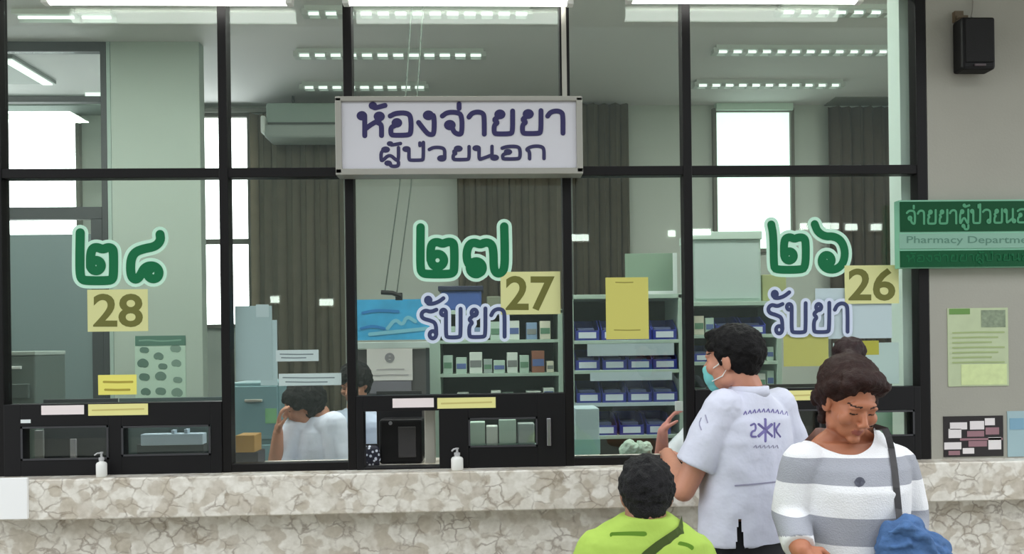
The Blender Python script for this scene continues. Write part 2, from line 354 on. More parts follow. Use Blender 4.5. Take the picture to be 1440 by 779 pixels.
# ================================================================ the hanging white sign
Ys = -.11
s = empty('pharmacy_sign', (X(645, Ys, 190), Ys, Z(243, Ys, 645))); tag(s, 'white framed pharmacy sign with two lines of navy lettering across the window', 'sign')
sx0, sx1, sz0, sz1 = X(474, Ys, 190), X(817, Ys, 190), Z(244, Ys, 645), Z(138, Ys, 645)
MB().box((sx0, Ys, sz0), (sx1, Ys + .07, sz1), .003).build('sign_board', mat('sign_white', (206, 205, 212), .5), s)
fr = MB(); t_ = .026
fr.box((sx0 - .006, Ys - .012, sz0 - .006), (sx1 + .006, Ys + .074, sz0 + t_ * .8), .003); fr.box((sx0 - .006, Ys - .012, sz1 - t_ * .6), (sx1 + .006, Ys + .074, sz1 + .006), .003)
fr.box((sx0 - .006, Ys - .012, sz0), (sx0 + t_ * .8, Ys + .074, sz1), .003); fr.box((sx1 - t_ * .8, Ys - .012, sz0), (sx1 + .006, Ys + .074, sz1), .003)
fr.build('sign_frame', mat('sign_frame_metal', (160, 158, 150), .45, .3), s)
M_navy = mat('navy_vinyl', (34, 26, 84), .5)
strokes('lettering', thai('ho mt o ngo jo me aa yo yo aa', (504, 159, 799, 191)), 7.0, Ys - .001, M_navy, s)
strokes('lettering', thai('pho mt uu po me wo yo no o ko', (531, 208, 772, 226)), 5.0, Ys - .001, mat('dark_navy_vinyl', (40, 36, 82), .5), s)
for q in (.12, .88):
    MB().box((sx0 + (sx1 - sx0) * q - .02, Ys + .07, sz0 + .04), (sx0 + (sx1 - sx0) * q + .02, -.026, sz0 + .07)).build('bracket', M_alu, s)

# ================================================================ numbers and lettering stuck on the panes
Yg = -.0032
M_green = mat('green_vinyl', (10, 106, 64), .5, spec=.25); M_mint = mat('pale_mint_vinyl', (196, 236, 214), .5)
M_pale = mat('pale_lilac_vinyl', (208, 218, 236), .5); M_slate = mat('slate_blue_vinyl', (48, 58, 100), .5)
M_card = mat('pale_yellow_card', (212, 212, 150), .6); M_olive = mat('olive_ink', (104, 104, 40), .6)
def cvt(p, ox, oy, k): return [[(ox + a * k, oy + b * k) for a, b in q] for q in p]
D2a = [[(142, 118), (140, 240), (140, 370), (152, 402), (180, 410), (310, 410), (338, 402), (345, 372), (345, 240), (338, 214), (312, 206), (280, 220), (245, 206), (218, 212), (205, 245), (205, 330)] + loop(238, 318, 33, 160, -1)]
D8 = [[(628, 128), (632, 165), (600, 202), (530, 215), (475, 235), (450, 280), (448, 360), (462, 398), (490, 402), (512, 372), (530, 335), (560, 318), (600, 322), (624, 352), (616, 390), (585, 402), (555, 385), (552, 352), (575, 335)]]
D2b = [[(395, 155), (394, 260), (394, 380), (404, 404), (430, 411), (545, 411), (574, 404), (580, 378), (580, 260), (572, 237), (545, 233), (515, 246), (488, 234), (460, 240), (450, 270), (450, 335)] + loop(488, 335, 36, 180, -1)]
D7 = [[(706, 345)] + loop(700, 376, 36, 60, 1) + [(655, 360), (645, 300), (660, 248), (690, 236), (722, 250), (752, 235), (785, 246), (795, 290), (795, 380), (812, 408), (840, 404), (856, 372), (856, 260), (853, 150)]]
D2c = [[(96, 100), (108, 160), (110, 330), (122, 348), (250, 348), (284, 338), (286, 200), (276, 172), (245, 170), (222, 180), (200, 168), (172, 176), (165, 210), (166, 270)] + loop(194, 272, 26, 180, -1)]
D6 = [[(334, 98), (350, 140), (390, 166), (440, 164), (482, 190), (502, 250), (490, 315), (450, 348), (400, 346), (372, 318), (372, 285), (392, 264), (420, 272), (430, 300), (412, 322), (392, 312)]]
def digits(paths, wide, label):
    o = empty('number_decal', at(paths[0][0][0], paths[0][10][1], -.003)); tag(o, label, 'sticker', 'green numbers on the panes')
    strokes('outline', paths, wide + 9.5, Yg, M_mint, o); strokes('numeral', paths, wide, Yg - .0012, M_green, o)
    return o
digits(cvt(D2a, 80, 300, .231) + cvt(D8, 80, 300, .231), 12.5, 'green Thai numeral 28 with pale outline on the left pane')
digits(cvt(D2b, 490, 280, .2568) + cvt(D7, 490, 280, .2568), 12, 'green Thai numeral 27 with pale outline on the pane below the white sign')
digits(cvt(D2c, 1060, 290, .2567) + cvt(D6, 1060, 290, .2567), 11.5, 'green Thai numeral 26 with pale outline on the right pane')
def word_decal(box, label):
    o = empty('word_decal', at((box[0] + box[2]) / 2, box[3] + 4, -.003)); tag(o, label, 'sticker', 'navy words on the panes')
    p = thai('ro ma bo yo aa', box); strokes('outline', p, 14.5, Yg, M_pale, o); strokes('lettering', p, 5.6, Yg - .0012, M_slate, o)
word_decal((588, 435, 716, 475), 'pale outlined navy Thai word under the green numeral 27')
word_decal((1076, 427, 1198, 468), 'pale outlined navy Thai word under the green numeral 26')
def num_card(r, body, tb, label):
    o = empty('number_card', at((r[0] + r[2]) / 2, r[3], -.003)); tag(o, label, 'card', 'yellow number cards on the panes')
    pbox(*r, Yg - .0014, .0012).build('card_sheet', M_card, o); font_text('numeral', body, tb, Yg - .0014, M_olive, o, .022)
num_card((123, 407, 208, 466), '28', (131, 413, 201, 460), 'pale yellow card printed 28 stuck on the left pane')
num_card((704, 382, 788, 442), '27', (711, 388, 780, 437), 'pale yellow card printed 27 stuck beside the green numeral')
num_card((1188, 373, 1264, 427), '26', (1193, 377, 1259, 423), 'pale yellow card printed 26 stuck on the right pane')
M_yel = mat('yellow_paper', (202, 196, 104), .8); M_yel2 = mat('light_yellow_paper', (232, 224, 112), .8)
def note(name, r, m, label, cat='notice', lines=(), ink=None, Y=Yg - .0014, side=1, group=None, lw=1.6):
    o = empty(name, at((r[0] + r[2]) / 2, r[3], Y + .001)); tag(o, label, cat, group)
    pbox(*r, Y, .0012 * side).build('paper_sheet', m, o)
    for a, b, c in lines: strokes('text_line', [[(a, b), ((a + c) / 2, b + .4), (c, b)]], lw, Y - .0004, ink or mat('olive_line', (150, 142, 66), .8), o, round_=0)
    return o
note('notice_sheet', (852, 390, 912, 477), M_yel, 'large yellow paper sheet stuck on the narrow pane above the blue bins', lines=[(866, 397, 890), (864, 464, 900)])
note('notice_sheet', (138, 527, 192, 555), M_yel2, 'small bright yellow note with two lines near the bottom of the left pane', lines=[(146, 537, 186), (148, 548, 182)], ink=mat('mustard_line', (170, 155, 60), .8), lw=3)
note('notice_sheet', (1102, 470, 1165, 515), M_yel, 'yellow paper beside the hair of the woman under the right word', Y=.0042)
note('notice_sheet', (1207, 479, 1236, 499), mat('mustard_paper', (196, 186, 60), .8), 'small mustard note right of the hair bun of the woman', Y=.0042)
for r, lb in (((58, 570, 118, 583), 'white label strip on the black hatch under the number 28'), ((552, 560, 610, 573), 'white label strip on the black hatch under the number 27')):
    tag(pbox(*r, -.0362, .0012).build('label_strip', mat('pinkish_white_label', (240, 228, 228), .6)), lb, 'label', 'label strips on the hatches')
for r, lb in (((124, 568, 208, 584), 'pale yellow label strip on the black hatch under the number 28'), ((615, 559, 697, 574), 'pale yellow label strip on the black hatch under the number 27'), ((1094, 549, 1156, 563), 'pale yellow label strip on the hatch between the man and the woman')):
    o = empty('label_strip', at(r[0], r[3], -.036)); tag(o, lb, 'label', 'label strips on the hatches')
    pbox(*r, -.0362, .0012).build('label_sheet', mat('strip_yellow', (232, 226, 150), .7), o)
    y = (r[1] + r[3]) / 2; strokes('lettering', [[(r[0] + 6, y + 1), ((r[0] + r[2]) / 2, y), (r[2] - 6, y - 1)]], 2.2, -.0366, mat('strip_ink', (205, 192, 118), .7), o, round_=0)
tag(pbox(29, 590, 43, 595, -.0362, .0012).build('label_strip', M_paper), 'tiny white tag at the upper left of the left hatch', 'label', 'label strips on the hatches')

# ================================================================ things on the right wall
Yw = -.0302
sp = empty('wall_speaker', at(1376, 96, Yw)); tag(sp, 'black box loudspeaker mounted high on the right wall', 'speaker')
M_spk = mat('black_speaker_case', (9, 7, 8), .5, spec=.25)
a, b = at(1354, 97, -.12), at(1400, 23, -.12)
MB().box((a.x, -.12, a.z), (b.x, -.045, b.z), .012).build('speaker_case', M_spk, sp)
MB().box((a.x + .012, -.126, a.z + .03), (b.x - .012, -.1201, b.z - .012), .004).build('grille', mat('speaker_grille', (7, 6, 6), .8, bump=.4, bscale=500), sp)
MB().box((a.x + .05, -.1275, a.z + .012), (b.x - .05, -.1202, a.z + .022), .002).build('badge', mat('speaker_badge', (74, 62, 66), .4), sp)
MB().tube([at(1347, 24, -.05), at(1347, 24, -.09), at(1360, 24, -.09)], .008).box(at(1343, 30, -.05), at(1351, 18, Yw)).build('bracket', mat('bracket_brown', (96, 82, 62), .5), sp)
MB().tube([at(1366, 24, -.08), at(1368, 8, -.04), at(1370, -30, -.034)], .003).build('cord', mat('cord_grey', (150, 146, 138), .6), sp)
# green direction sign
Yd = -.075
d = empty('direction_sign', at(1352, 376, Yd)); tag(d, 'green and mint pharmacy direction sign at the right end of the windows', 'sign')
pbox(1265, 281, 1466, 376, Yd, .042).build('sign_board', mat('sign_mint_edge', (126, 186, 156), .5), d)
pbox(1266, 283, 1466, 325, Yd - .004, .0039).build('upper_band', mat('deep_green', (2, 70, 38), .5, spec=.2), d)
pbox(1265, 328, 1466, 349, Yd - .003, .0029).build('middle_band', mat('mint_band', (126, 168, 148), .5), d)
pbox(1266, 352, 1466, 375, Yd - .004, .0039).build('lower_band', mat('green_band', (2, 78, 44), .5, spec=.2), d)
strokes('lettering', thai('jo me aa yo yo aa pho mt uu po me wo yo no o ko', (1274, 296, 1462, 315)), 3.1, Yd - .0045, mat('mint_letters', (70, 146, 106), .6), d)
font_text('lettering', 'Pharmacy Department', (1275, 332, 1462, 345), Yd - .0032, mat('grey_green_letters', (82, 126, 108), .6), d, .006)
strokes('lettering', thai('ho mt o ngo jo me aa yo yo aa pho mt uu po me wo yo no o ko', (1275, 359, 1462, 368)), 1.6, Yd - .0045, mat('dim_green_letters', (14, 96, 58), .6, spec=.2), d)
# wall posters
def poster(name, r, m, label, cat='poster'):
    o = empty(name, at((r[0] + r[2]) / 2, r[3], Yw)); tag(o, label, cat)
    pbox(*r, Yw - .003, .003).build('poster_sheet', m, o); return o
def patch(o, name, r, m, lift=.0042, Y=None): return pbox(*r, (Yw if Y is None else Y) - lift, .001).build(name, m, o)
p = poster('wall_poster', (1333, 433, 1418, 543), mat('pale_green_poster', (182, 194, 158), .7, vary=.06, scale=14), 'pale green printed notice on the right wall below the green sign')
patch(p, 'title_band', (1335, 434, 1364, 442), mat('poster_green', (104, 144, 74), .7)); patch(p, 'picture', (1380, 436, 1414, 460), mat('poster_grey', (122, 134, 112), .7, vary=.3, scale=60))
patch(p, 'picture', (1352, 512, 1416, 541), mat('poster_light', (202, 216, 158), .7, vary=.08, scale=30))
strokes('lettering', [[(1340, y), (1375, y - 1), (1412 - (i % 3) * 9, y - 1)] for i, y in enumerate(range(468, 512, 7))], 2.2, Yw - .0045, mat('poster_text', (160, 176, 124), .8), p, round_=0)
p = poster('wall_poster', (1327, 585, 1411, 642), mat('black_poster', (28, 22, 24), .5), 'black picture notice with white blocks above the right end of the ledge', 'poster')
for i, (r, c) in enumerate([((1336, 594, 1360, 604), 0), ((1334, 603, 1352, 616), 0), ((1364, 592, 1384, 604), 0), ((1385, 588, 1399, 598), 0), ((1328, 622, 1352, 632), 0), ((1354, 630, 1370, 638), 0), ((1390, 615, 1408, 632), 0), ((1386, 601, 1405, 611), 1), ((1360, 606, 1384, 614), 1), ((1362, 620, 1388, 628), 1), ((1350, 616, 1410, 619), 1), ((1334, 634, 1350, 640), 1)]):
    patch(p, 'printed_block', r, mat('poster_white', (226, 220, 220), .6) if not c else mat('poster_mauve', (150, 112, 120), .6))
p = poster('wall_poster', (1417, 578, 1452, 642), mat('pale_blue_poster', (158, 184, 190), .7), 'pale blue notice cut off at the right edge beside the black one'); patch(p, 'picture', (1420, 588, 1440, 604), mat('poster_blue', (124, 164, 186), .7))
# white board on the left end of the ledge
tag(MB().box((at(-30, 700, -.135).x, -.135, Z(730, -.13, 20)), (at(38, 700, -.135).x, -.1205, Z(672, -.13, 20)), .002).build('blank_board', mat('bright_white_board', (250, 250, 250), .5)), 'blank white board on the left end of the marble ledge front', 'board')
# gel bottles on the ledge
def bottle(px, yb, yt, wpx, label):
    Y = -.075; k = PX(Y); c = at(px, yb, Y); c.z = ZB; o = empty('gel_bottle', c); tag(o, label, 'bottle', 'white pump bottles on the ledge'); h = (yb - yt) * k; r = wpx * k / 2
    MB().lathe(c, [(r * .92, 0), (r, .003), (r, h * .5), (r * .85, h * .57), (r * .4, h * .62), (r * .4, h * .66)], 20).build('bottle_body', M_white, o, True)
    MB().lathe(c, [(r * .5, h * .66), (r * .5, h * .78), (r * .2, h * .8), (r * .18, h * .93), (r * .3, h * .94), (r * .3, h)], 14).tube([c + Vector((0, 0, h * .96)), c + Vector((-r * .5, -r * .6, h * .97)), c + Vector((-r * .8, -r * 1.1, h * .9))], r * .14, 8).build('pump', mat('pump_grey', (190, 190, 192), .4), o)
bottle(143, 668, 634, 14, 'white pump bottle on the ledge in front of the left hatch')
bottle(643, 657, 626, 17, 'white pump bottle on the ledge in front of the middle hatch')
# ================================================================ the room behind the glass
M_roomlamp = emit('room_tube', (244, 255, 248), ROOM_LAMP)
M_day = emit('daylight_pane', (250, 255, 255), DAY_PANE)
M_dark = mat('charcoal_frame', (48, 54, 57), .5)
# pale column
yc = 2.45
cx0, cx1 = X(157, yc, 250), X(282, yc, 250)
struct(MB().box((cx0, yc, 0), (cx1, yc + .1, CEIL), .004).build('wall_column', mat('pale_green_column', (160, 174, 164), .8)))
# partition left of the column
px1 = cx0 - .002; px0 = -6.15
par = empty('partition_1', ((px0 + px1) / 2, yc, 0)); struct(par)
def bar(x0, z0, x1, z1, m=M_dark, y0=yc, y1=yc + .06, n='partition_frame'): return MB().box((x0, y0, z0), (x1, y1, z1), .003).build(n, m, par)
bar(px1 - .03, 0, px1, CEIL, mat('pale_frame', (150, 170, 162), .6)); bar(px1 - .075, 0, px1 - .031, CEIL - .001)
zz = lambda py: Z(py, yc, 80)
bar(px0, zz(72), px1 - .076, CEIL - .0005); bar(px0, zz(308), px1 - .076, zz(291)); bar(px1 - .16, 0, px1 - .076, zz(308.5))
bar(px0, 0, px1 - .161, zz(329), mat('grey_blue_panel', (104, 122, 124), .5), yc + .02, yc + .05, 'lower_panel')
bar(px0, zz(143), px1 - .076, zz(135))
MB().box((px0, yc + .028, zz(329)), (px1 - .076, yc + .034, zz(72))).build('partition_glass', M_glass, par)
# daylight windows in the back wall
def window(n, x0, x1, z0, z1, cross=(), vert=(), m=M_day):
    o = empty(f'window_{n}', ((x0 + x1) / 2, BACKY, z0)); struct(o); y1 = BACKY - .001
    MB().box((x0, y1 - .012, z0), (x1, y1, z1)).build('pane', m, o)
    fr = MB(); t = .035
    for a, b in (((x0 - t, z0 - t), (x1 + t, z0)), ((x0 - t, z1), (x1 + t, z1 + t)), ((x0 - t, z0), (x0, z1)), ((x1, z0), (x1 + t, z1))): fr.box((a[0], y1 - .05, a[1]), (b[0], y1, b[1]))
    for c in cross: fr.box((x0, y1 - .04, c - .025), (x1, y1, c + .025))
    for c in vert: fr.box((c - .025, y1 - .04, z0), (c + .025, y1, z1))
    fr.build('window_frame', mat('brown_grey_window_frame', (96, 96, 88), .6), o)
B = BACKY - .02
window(2, X(-40, B, 250), X(109, B, 250), .9, Z(167, B, 60))
window(3, X(240, B, 300), X(350, B, 300), Z(456, B, 320), Z(166, B, 320), cross=[Z(340, B, 320)])
window(4, X(1007, B, 230), X(1111, B, 230), Z(350, B, 1060), Z(158, B, 1060), m=emit('blind_pane', (226, 250, 238), 1.15))
struct(MB().box((X(1005, B, 140), B - .06, Z(157, B, 1060)), (X(1112, B, 140), BACKY - .001, CEIL - .002)).build('trim_2', mat('mint_header', (206, 228, 214), .7)))
struct(MB().box((-6.15, BACKY - .09, Z(462 / 2.88, B, 330)), (X(815, B, 140), BACKY - .051, Z(446 / 2.88, B, 330))).build('trim_3', mat('curtain_rail', (110, 112, 104), .6)))
struct(MB().box((-6.15, BACKY - .3, Z(148, BACKY - .3, 330)), (px1 - .3, BACKY - .001, Z(132, BACKY - .3, 330))).build('trim_4', mat('grey_beam', (120, 134, 128), .7)))
struct(MB().box((X(1160, B, 140), BACKY - .25, Z(148, B, 1200)), (4.89, BACKY - .001, Z(142, B, 1200))).build('trim_5', MATS['curtain_rail']))
# curtains
def curtain(x0, x1, ztop, zbot, c, label, Y=BACKY - .14, wave=.1, per=.12):
    mb = MB(); bm = mb.bm; n = int((x1 - x0) / .012); rows = []
    for j in range(9):
        z = ztop + (zbot - ztop) * j / 8; row = []
        for i in range(n + 1):
            x = x0 + (x1 - x0) * i / n; ph = 2 * math.pi * x / per + 1.3 * math.sin(x * 5.1) + .25 * j / 8
            row.append(bm.verts.new((x + .012 * math.sin(ph * 2), Y + wave * .5 * math.sin(ph) * (.7 + .3 * j / 8) + .01 * math.sin(x * 23), z)))
        rows.append(row)
    for a, b in zip(rows, rows[1:]):
        for i in range(n): bm.faces.new((a[i], a[i + 1], b[i + 1], b[i]))
    bmesh.ops.solidify(bm, geom=bm.faces[:], thickness=.004)
    o = mb.build('curtain', mat('curtain_cloth_%d_%d' % (c[0], c[1]), c, .9, vary=.06, scale=8), None, True)
    return tag(o, label, 'curtain', 'taupe curtains on the back wall')
Yc_ = BACKY - .14
curtain(X(352, Yc_, 300), X(486, Yc_, 300), Z(160, Yc_, 400), .012, (144, 138, 122), 'taupe folded curtain beside the bright window under the air conditioner')
curtain(X(642, Yc_, 300), X(797, Yc_, 300), Z(161, Yc_, 400), .012, (134, 127, 112), 'taupe folded curtain behind the green numeral 27')
curtain(X(806, Yc_, 300), X(886, Yc_, 300), Z(146, Yc_, 840), .012, (118, 111, 95), 'taupe curtain hanging behind the narrow pane with the yellow sheet')
curtain(X(1166, Yc_, 250), X(1300, Yc_, 250), Z(150, Yc_, 1200), .012, (108, 97, 86), 'dark brown curtain behind the right pane with the number 26')
# ceiling lamps of the room
def room_lamp(x0, x1, py, label, louvre=True, zc=CEIL, wide=.1):
    pm = (x0 + x1) / 2; Y = .5
    for _ in range(40): Y += (Z(py, Y, pm) - (zc - .05)) * -1.6          # depth at which the ceiling shows at that height
    a, b = X(x0, Y, py), X(x1, Y, py); o = empty('louvre_lamp', ((a + b) / 2, Y, zc)); tag(o, label, 'lamp', 'ceiling lamps of the room behind the glass')
    mb = MB(); mb.box((a, Y - wide / 2, zc - .02), (b, Y + wide / 2, zc)); mb.box((a, Y - wide / 2, zc - .035), (b, Y - wide / 2 + .01, zc - .02)); mb.box((a, Y + wide / 2 - .01, zc - .055), (b, Y + wide / 2, zc - .02))
    mb.build('lamp_frame', mat('lamp_white', (196, 206, 200), .5), o)
    for q in (0,): MB().tube([(a + .02, Y + q * wide, zc - .038), (b - .02, Y + q * wide, zc - .038)], .011, 8).build('tube', M_roomlamp, o)
    if louvre:
        lv = MB(); n = int((b - a) / .115); ya, yb = Y - wide / 2 + .004, Y + wide / 2 - .011; prof = [(a - .021, zc - .0205)]
        for i in range(n + 1):
            x = a + (b - a) * i / n; prof += [(x - .02, zc - .024), (x - .02, zc - .06), (x + .02, zc - .06), (x + .02, zc - .024)]
        prof.append((b + .021, zc - .0205)); fa = [lv.bm.verts.new((x, ya, z)) for x, z in prof]; fb = [lv.bm.verts.new((x, yb, z)) for x, z in prof]
        lv.bm.faces.new(fa); lv.bm.faces.new(fb[::-1])
        for i in range(len(prof)): lv.bm.faces.new((fa[i], fb[i], fb[(i + 1) % len(prof)], fa[(i + 1) % len(prof)]))
        lv.build('grille', mat('louvre_metal', (190, 198, 194), .5), o)
    return o
room_lamp(430, 745, 22, 'long louvred ceiling lamp directly above the white sign, nearest the glass')
room_lamp(418, 680, 80, 'long louvred ceiling lamp just above the white sign, second row')
room_lamp(426, 600, 125, 'long louvred ceiling lamp half hidden by the white sign, third row')
room_lamp(1095, 1290, 20, 'louvred ceiling lamp at the upper right, nearest the glass')
room_lamp(1005, 1290, 75, 'louvred ceiling lamp at the upper right, second row')
room_lamp(978, 1182, 122, 'louvred ceiling lamp just above the bright blind')
room_lamp(22, 108, 27, 'short bare ceiling lamp at the upper left', False)
room_lamp(112, 160, 27, 'short bare ceiling lamp right next to the upper left one', False)
o = empty('square_lamp', at(36, 100, 3.3)); tag(o, 'square framed ceiling lamp in the side room at the left', 'lamp'); Yq = 3.0
xa, xb = X(-20, Yq, 100), X(50, Yq, 100); o.location = ((xa + xb) / 2, Yq, CEIL); WORLDPOS[o.name] = Vector(o.location)
MB().box((xa, Yq - .3, CEIL - .03), (xb, Yq + .3, CEIL)).build('lamp_frame', mat('lamp_grey', (128, 136, 132), .5), o)
MB().box((xb - .1, Yq - .28, CEIL - .045), (xb - .02, Yq + .28, CEIL - .0301)).box((xa, Yq - .3, CEIL - .045), (xb - .1, Yq - .22, CEIL - .0301)).build('tube', M_roomlamp, o)
o = MB().box((X(119, 3.6, 133), 3.6, Z(139, 3.6, 133)), (X(150, 3.6, 133), 3.66, Z(127, 3.6, 133)), .01).build('strip_lamp', M_roomlamp); tag(o, 'bright short strip lamp on the beam of the side room', 'lamp')
M_panel = emit('ceiling_panel_light', (252, 255, 248), FILL_PANEL)  # unseen ceiling panels added only to brighten the room
for k, (x, y) in enumerate([(-2.6, .75), (-.2, .75), (2.2, .75), (4.2, 1.2), (-4.6, .8)]):
    o = empty('panel_lamp', (x, y, CEIL)); tag(o, ['ceiling panel lamp close to the glass at the left end', 'ceiling panel lamp close to the glass above the sign', 'ceiling panel lamp close to the glass at the right end', 'ceiling panel lamp near the far right wall of the room', 'ceiling panel lamp of the side room'][k], 'lamp', 'panel lamps on the ceiling of the room')
    MB().box((x - .65, y - .2, CEIL - .05), (x + .65, y + .2, CEIL), .005).build('lamp_frame', MATS['lamp_white'], o); MB().box((x - .62, y - .17, CEIL - .06), (x + .62, y + .17, CEIL - .0501)).build('diffuser', M_panel, o)
# air conditioner
Ya = BACKY - .5
ac = empty('air_conditioner', (X(440, Ya, 170), BACKY, Z(193, Ya, 430))); tag(ac, 'grey green air conditioner on the back wall left of the white sign', 'air conditioner')
a0, a1 = X(371, Ya, 170), X(530, Ya, 170); az0, az1 = Z(193, Ya, 430), Z(141, Ya, 430)
MB().box((a0, Ya + .06, az0 + (az1 - az0) * .42), (a1, BACKY - .22, az1), .02).build('upper_case', mat('ac_green_grey', (146, 164, 154), .5), ac)
MB().box((a0 + .02, Ya + .05, az0 + (az1 - az0) * .34), (a1 - .02, BACKY - .22, az0 + (az1 - az0) * .45)).build('air_slot', mat('ac_slot', (70, 78, 74), .7), ac)
MB().box((a0, Ya, az0), (a1, BACKY - .22, az0 + (az1 - az0) * .36), .02).build('lower_case', mat('ac_lower', (150, 160, 154), .5), ac)
MB().box((a0 - .03, Ya - .01, az0 + .04), (a0 + .01, BACKY - .24, az0 + .2), .015).build('end_cap', mat('ac_cap', (226, 232, 226), .5), ac)
for q in (.2, .8): MB().box((a0 + (a1 - a0) * q, BACKY - .3, az1 - .01), (a0 + (a1 - a0) * q + .02, BACKY - .28, CEIL)).build('hanger', M_dark, ac)
# hanging bracket on two cords
Yh = 1.3
hb = empty('hanging_bracket', at(550, 418, Yh)); tag(hb, 'small black bracket hanging on two thin cords left of the green 27', 'bracket')
MB().tube([at(536, 411, Yh), at(552, 412, Yh), at(565, 417, Yh)], .014, 8).box(at(556, 422, Yh), at(566, 412, Yh + .03)).build('bracket_bar', M_black, hb)
for a, b in ((541, 562), (558, 578)):
    t = at(b, 120, Yh); MB().tube([at(a, 412, Yh), at(b, 262, Yh), (t.x + .1, Yh, CEIL)], .0042, 6).build('cord', mat('cord_dark', (66, 78, 70), .7), hb)

# ---------------------------------------------------------------- shelving
M_shelf = mat('mint_shelf_metal', (168, 190, 176), .5); M_shade_back = mat('dark_green_back', (46, 58, 54), .8)  # shelf backs coloured dark for the shadow behind the goods
M_blue = mat('blue_bin_plastic', (42, 56, 150), .45); M_lab = mat('bin_label', (214, 226, 236), .6)
M_strip = mat('pale_label_strip', (176, 194, 200), .6)
def shelving(name, x0, x1, Y, depth, lines, ytop, label, post=.03, post2=.03):
    pm = (x0 + x1) / 2; a, b = X(x0, Y, 520), X(x1, Y, 520); o = empty(name, ((a + b) / 2, Y + depth / 2, 0)); tag(o, label, 'shelf'); zt = Z(ytop, Y, pm)
    for xx, pp in ((a, post), (b - post2, post2)): MB().box((xx, Y, 0), (xx + pp, Y + depth, zt), .002).build('side_panel', M_shelf, o)
    MB().box((a + post, Y + depth - .012, .05), (b - post2, Y + depth, zt - .002)).build('back_panel', M_shade_back, o)
    zs = []
    for ln in list(lines) + [700, 790]:
        z = Z(ln, Y, pm); zs.append(z)
        if z < .08: continue
        MB().box((a + post, Y + .002, z - .022), (b - post2, Y + depth - .013, z), .002).build('shelf_board', M_shelf, o)
    MB().box((a, Y, zt - .025), (b, Y + depth, zt + .001), .002).build('top_board', M_shelf, o)
    return o, zs
ORD = ['first', 'second', 'third', 'fourth', 'fifth', 'sixth', 'seventh', 'eighth', 'ninth', 'tenth']
cart_m = [mat('carton_white', (206, 216, 208), .7), mat('carton_mint', (172, 196, 182), .7), mat('carton_grey', (150, 164, 160), .7), mat('carton_cream', (208, 206, 188), .7), mat('carton_blue', (120, 146, 176), .7), mat('carton_rust', (142, 92, 72), .7)]
band_m = [mat('band_green', (96, 136, 110), .6), mat('band_blue', (84, 104, 156), .6), mat('band_grey', (120, 126, 124), .6)]
CN = ['white', 'mint', 'grey', 'cream', 'blue', 'rust brown']
def cartons(spec, Y, z, where, pm):
    for k, (p0, p1, h, c) in enumerate(spec):
        a, b = X(p0, Y, 500), X(p1, Y, 500); hh = h * PX(Y); o = empty('medicine_box', ((a + b) / 2, Y + .07, z)); tag(o, f'{CN[c]} medicine box, {ORD[k]} from left on {where}', 'box', 'medicine boxes on ' + where)
        MB().box((a, Y + .02, z + .0005), (b, Y + .14, z + hh), .003).build('carton', cart_m[c], o)
        MB().box((a + .004, Y + .0185, z + hh * .3), (b - .004, Y + .0199, z + hh * .62)).build('printed_band', band_m[k % 3], o)
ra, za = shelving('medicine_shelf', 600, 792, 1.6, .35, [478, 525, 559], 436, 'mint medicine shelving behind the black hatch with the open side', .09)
cartons([(628, 640, 20, 1), (644, 660, 24, 0), (664, 680, 18, 4), (690, 704, 26, 1), (716, 731, 27, 0), (741, 756, 24, 4), (760, 775, 26, 3)], 1.6, za[0], 'the top board of the mint shelving', 690)
cartons([(623, 636, 26, 1), (641, 656, 23, 1), (660, 678, 30, 0), (680, 692, 20, 2), (694, 710, 18, 1), (713, 728, 29, 0), (731, 744, 25, 1), (748, 766, 31, 5), (769, 779, 16, 3)], 1.6, za[1], 'the middle board of the mint shelving', 690)
cartons([(642, 658, 7, 0), (690, 704, 9, 0), (706, 722, 6, 1), (740, 760, 8, 0), (764, 779, 12, 0)], 1.6, za[2], 'the lowest visible board of the mint shelving', 690)
# blue tray on top of the shelf
zt = Z(436, 1.6, 690); tr = empty('storage_tray', (X(650, 1.7, 420), 1.75, zt)); tag(tr, 'blue storage tray with dark lid on top of the mint shelving', 'tray')
MB().box((X(620, 1.63, 420), 1.63, zt + .001), (X(677, 1.63, 420), 1.9, Z(409, 1.63, 650)), .01).build('tray_body', mat('tray_blue', (58, 86, 150), .5), tr)
MB().box((X(616, 1.62, 420), 1.62, Z(409, 1.63, 650)), (X(680, 1.62, 420), 1.91, Z(402, 1.63, 650)), .005).build('lid', mat('tray_lid', (28, 36, 62), .5), tr)
tag(MB().box((X(684, 1.65, 420), 1.65, zt + .001), (X(788, 1.65, 420), 1.9, Z(416, 1.65, 730)), .008).build('storage_box', mat('olive_grey_box', (112, 118, 100), .7)), 'olive grey storage box on top of the mint shelving behind the yellow 27', 'box')
# blue bins
def bin_proto():
    o = empty('medicine_bin', (0, 0, 0)); mb = MB(); w_, d_, h_ = .15, .26, .125; t = .005
    mb.box((-w_ / 2, 0, 0), (w_ / 2, d_, t)); mb.box((-w_ / 2, 0, t), (w_ / 2, t, h_ * .48), .001); mb.box((-w_ / 2, d_ - t, t), (w_ / 2, d_, h_))
    for s_ in (-1, 1):
        v = [mb.bm.verts.new((s_ * w_ / 2 - (t if q else 0) * s_, y, z)) for q in (0, 1) for y, z in ((0, t), (d_, t), (d_, h_), (.1, h_), (0, h_ * .5))]
        mb.bm.faces.new(v[:5]); mb.bm.faces.new(v[5:][::-1])
        for i in range(5): mb.bm.faces.new((v[i], v[(i + 1) % 5], v[5 + (i + 1) % 5], v[5 + i]))
    mb.build('bin_body', M_blue, o)
    MB().box((-w_ * .36, -.0015, h_ * .1), (w_ * .36, -.0001, h_ * .4)).build('label', M_lab, o)
    MB().box((-w_ * .4, .03, t + .001), (w_ * .32, d_ * .8, h_ * .62), .01).build('contents', mat('bin_contents', (96, 108, 150), .7), o)
    return o
BIN = bin_proto(); first = [True]
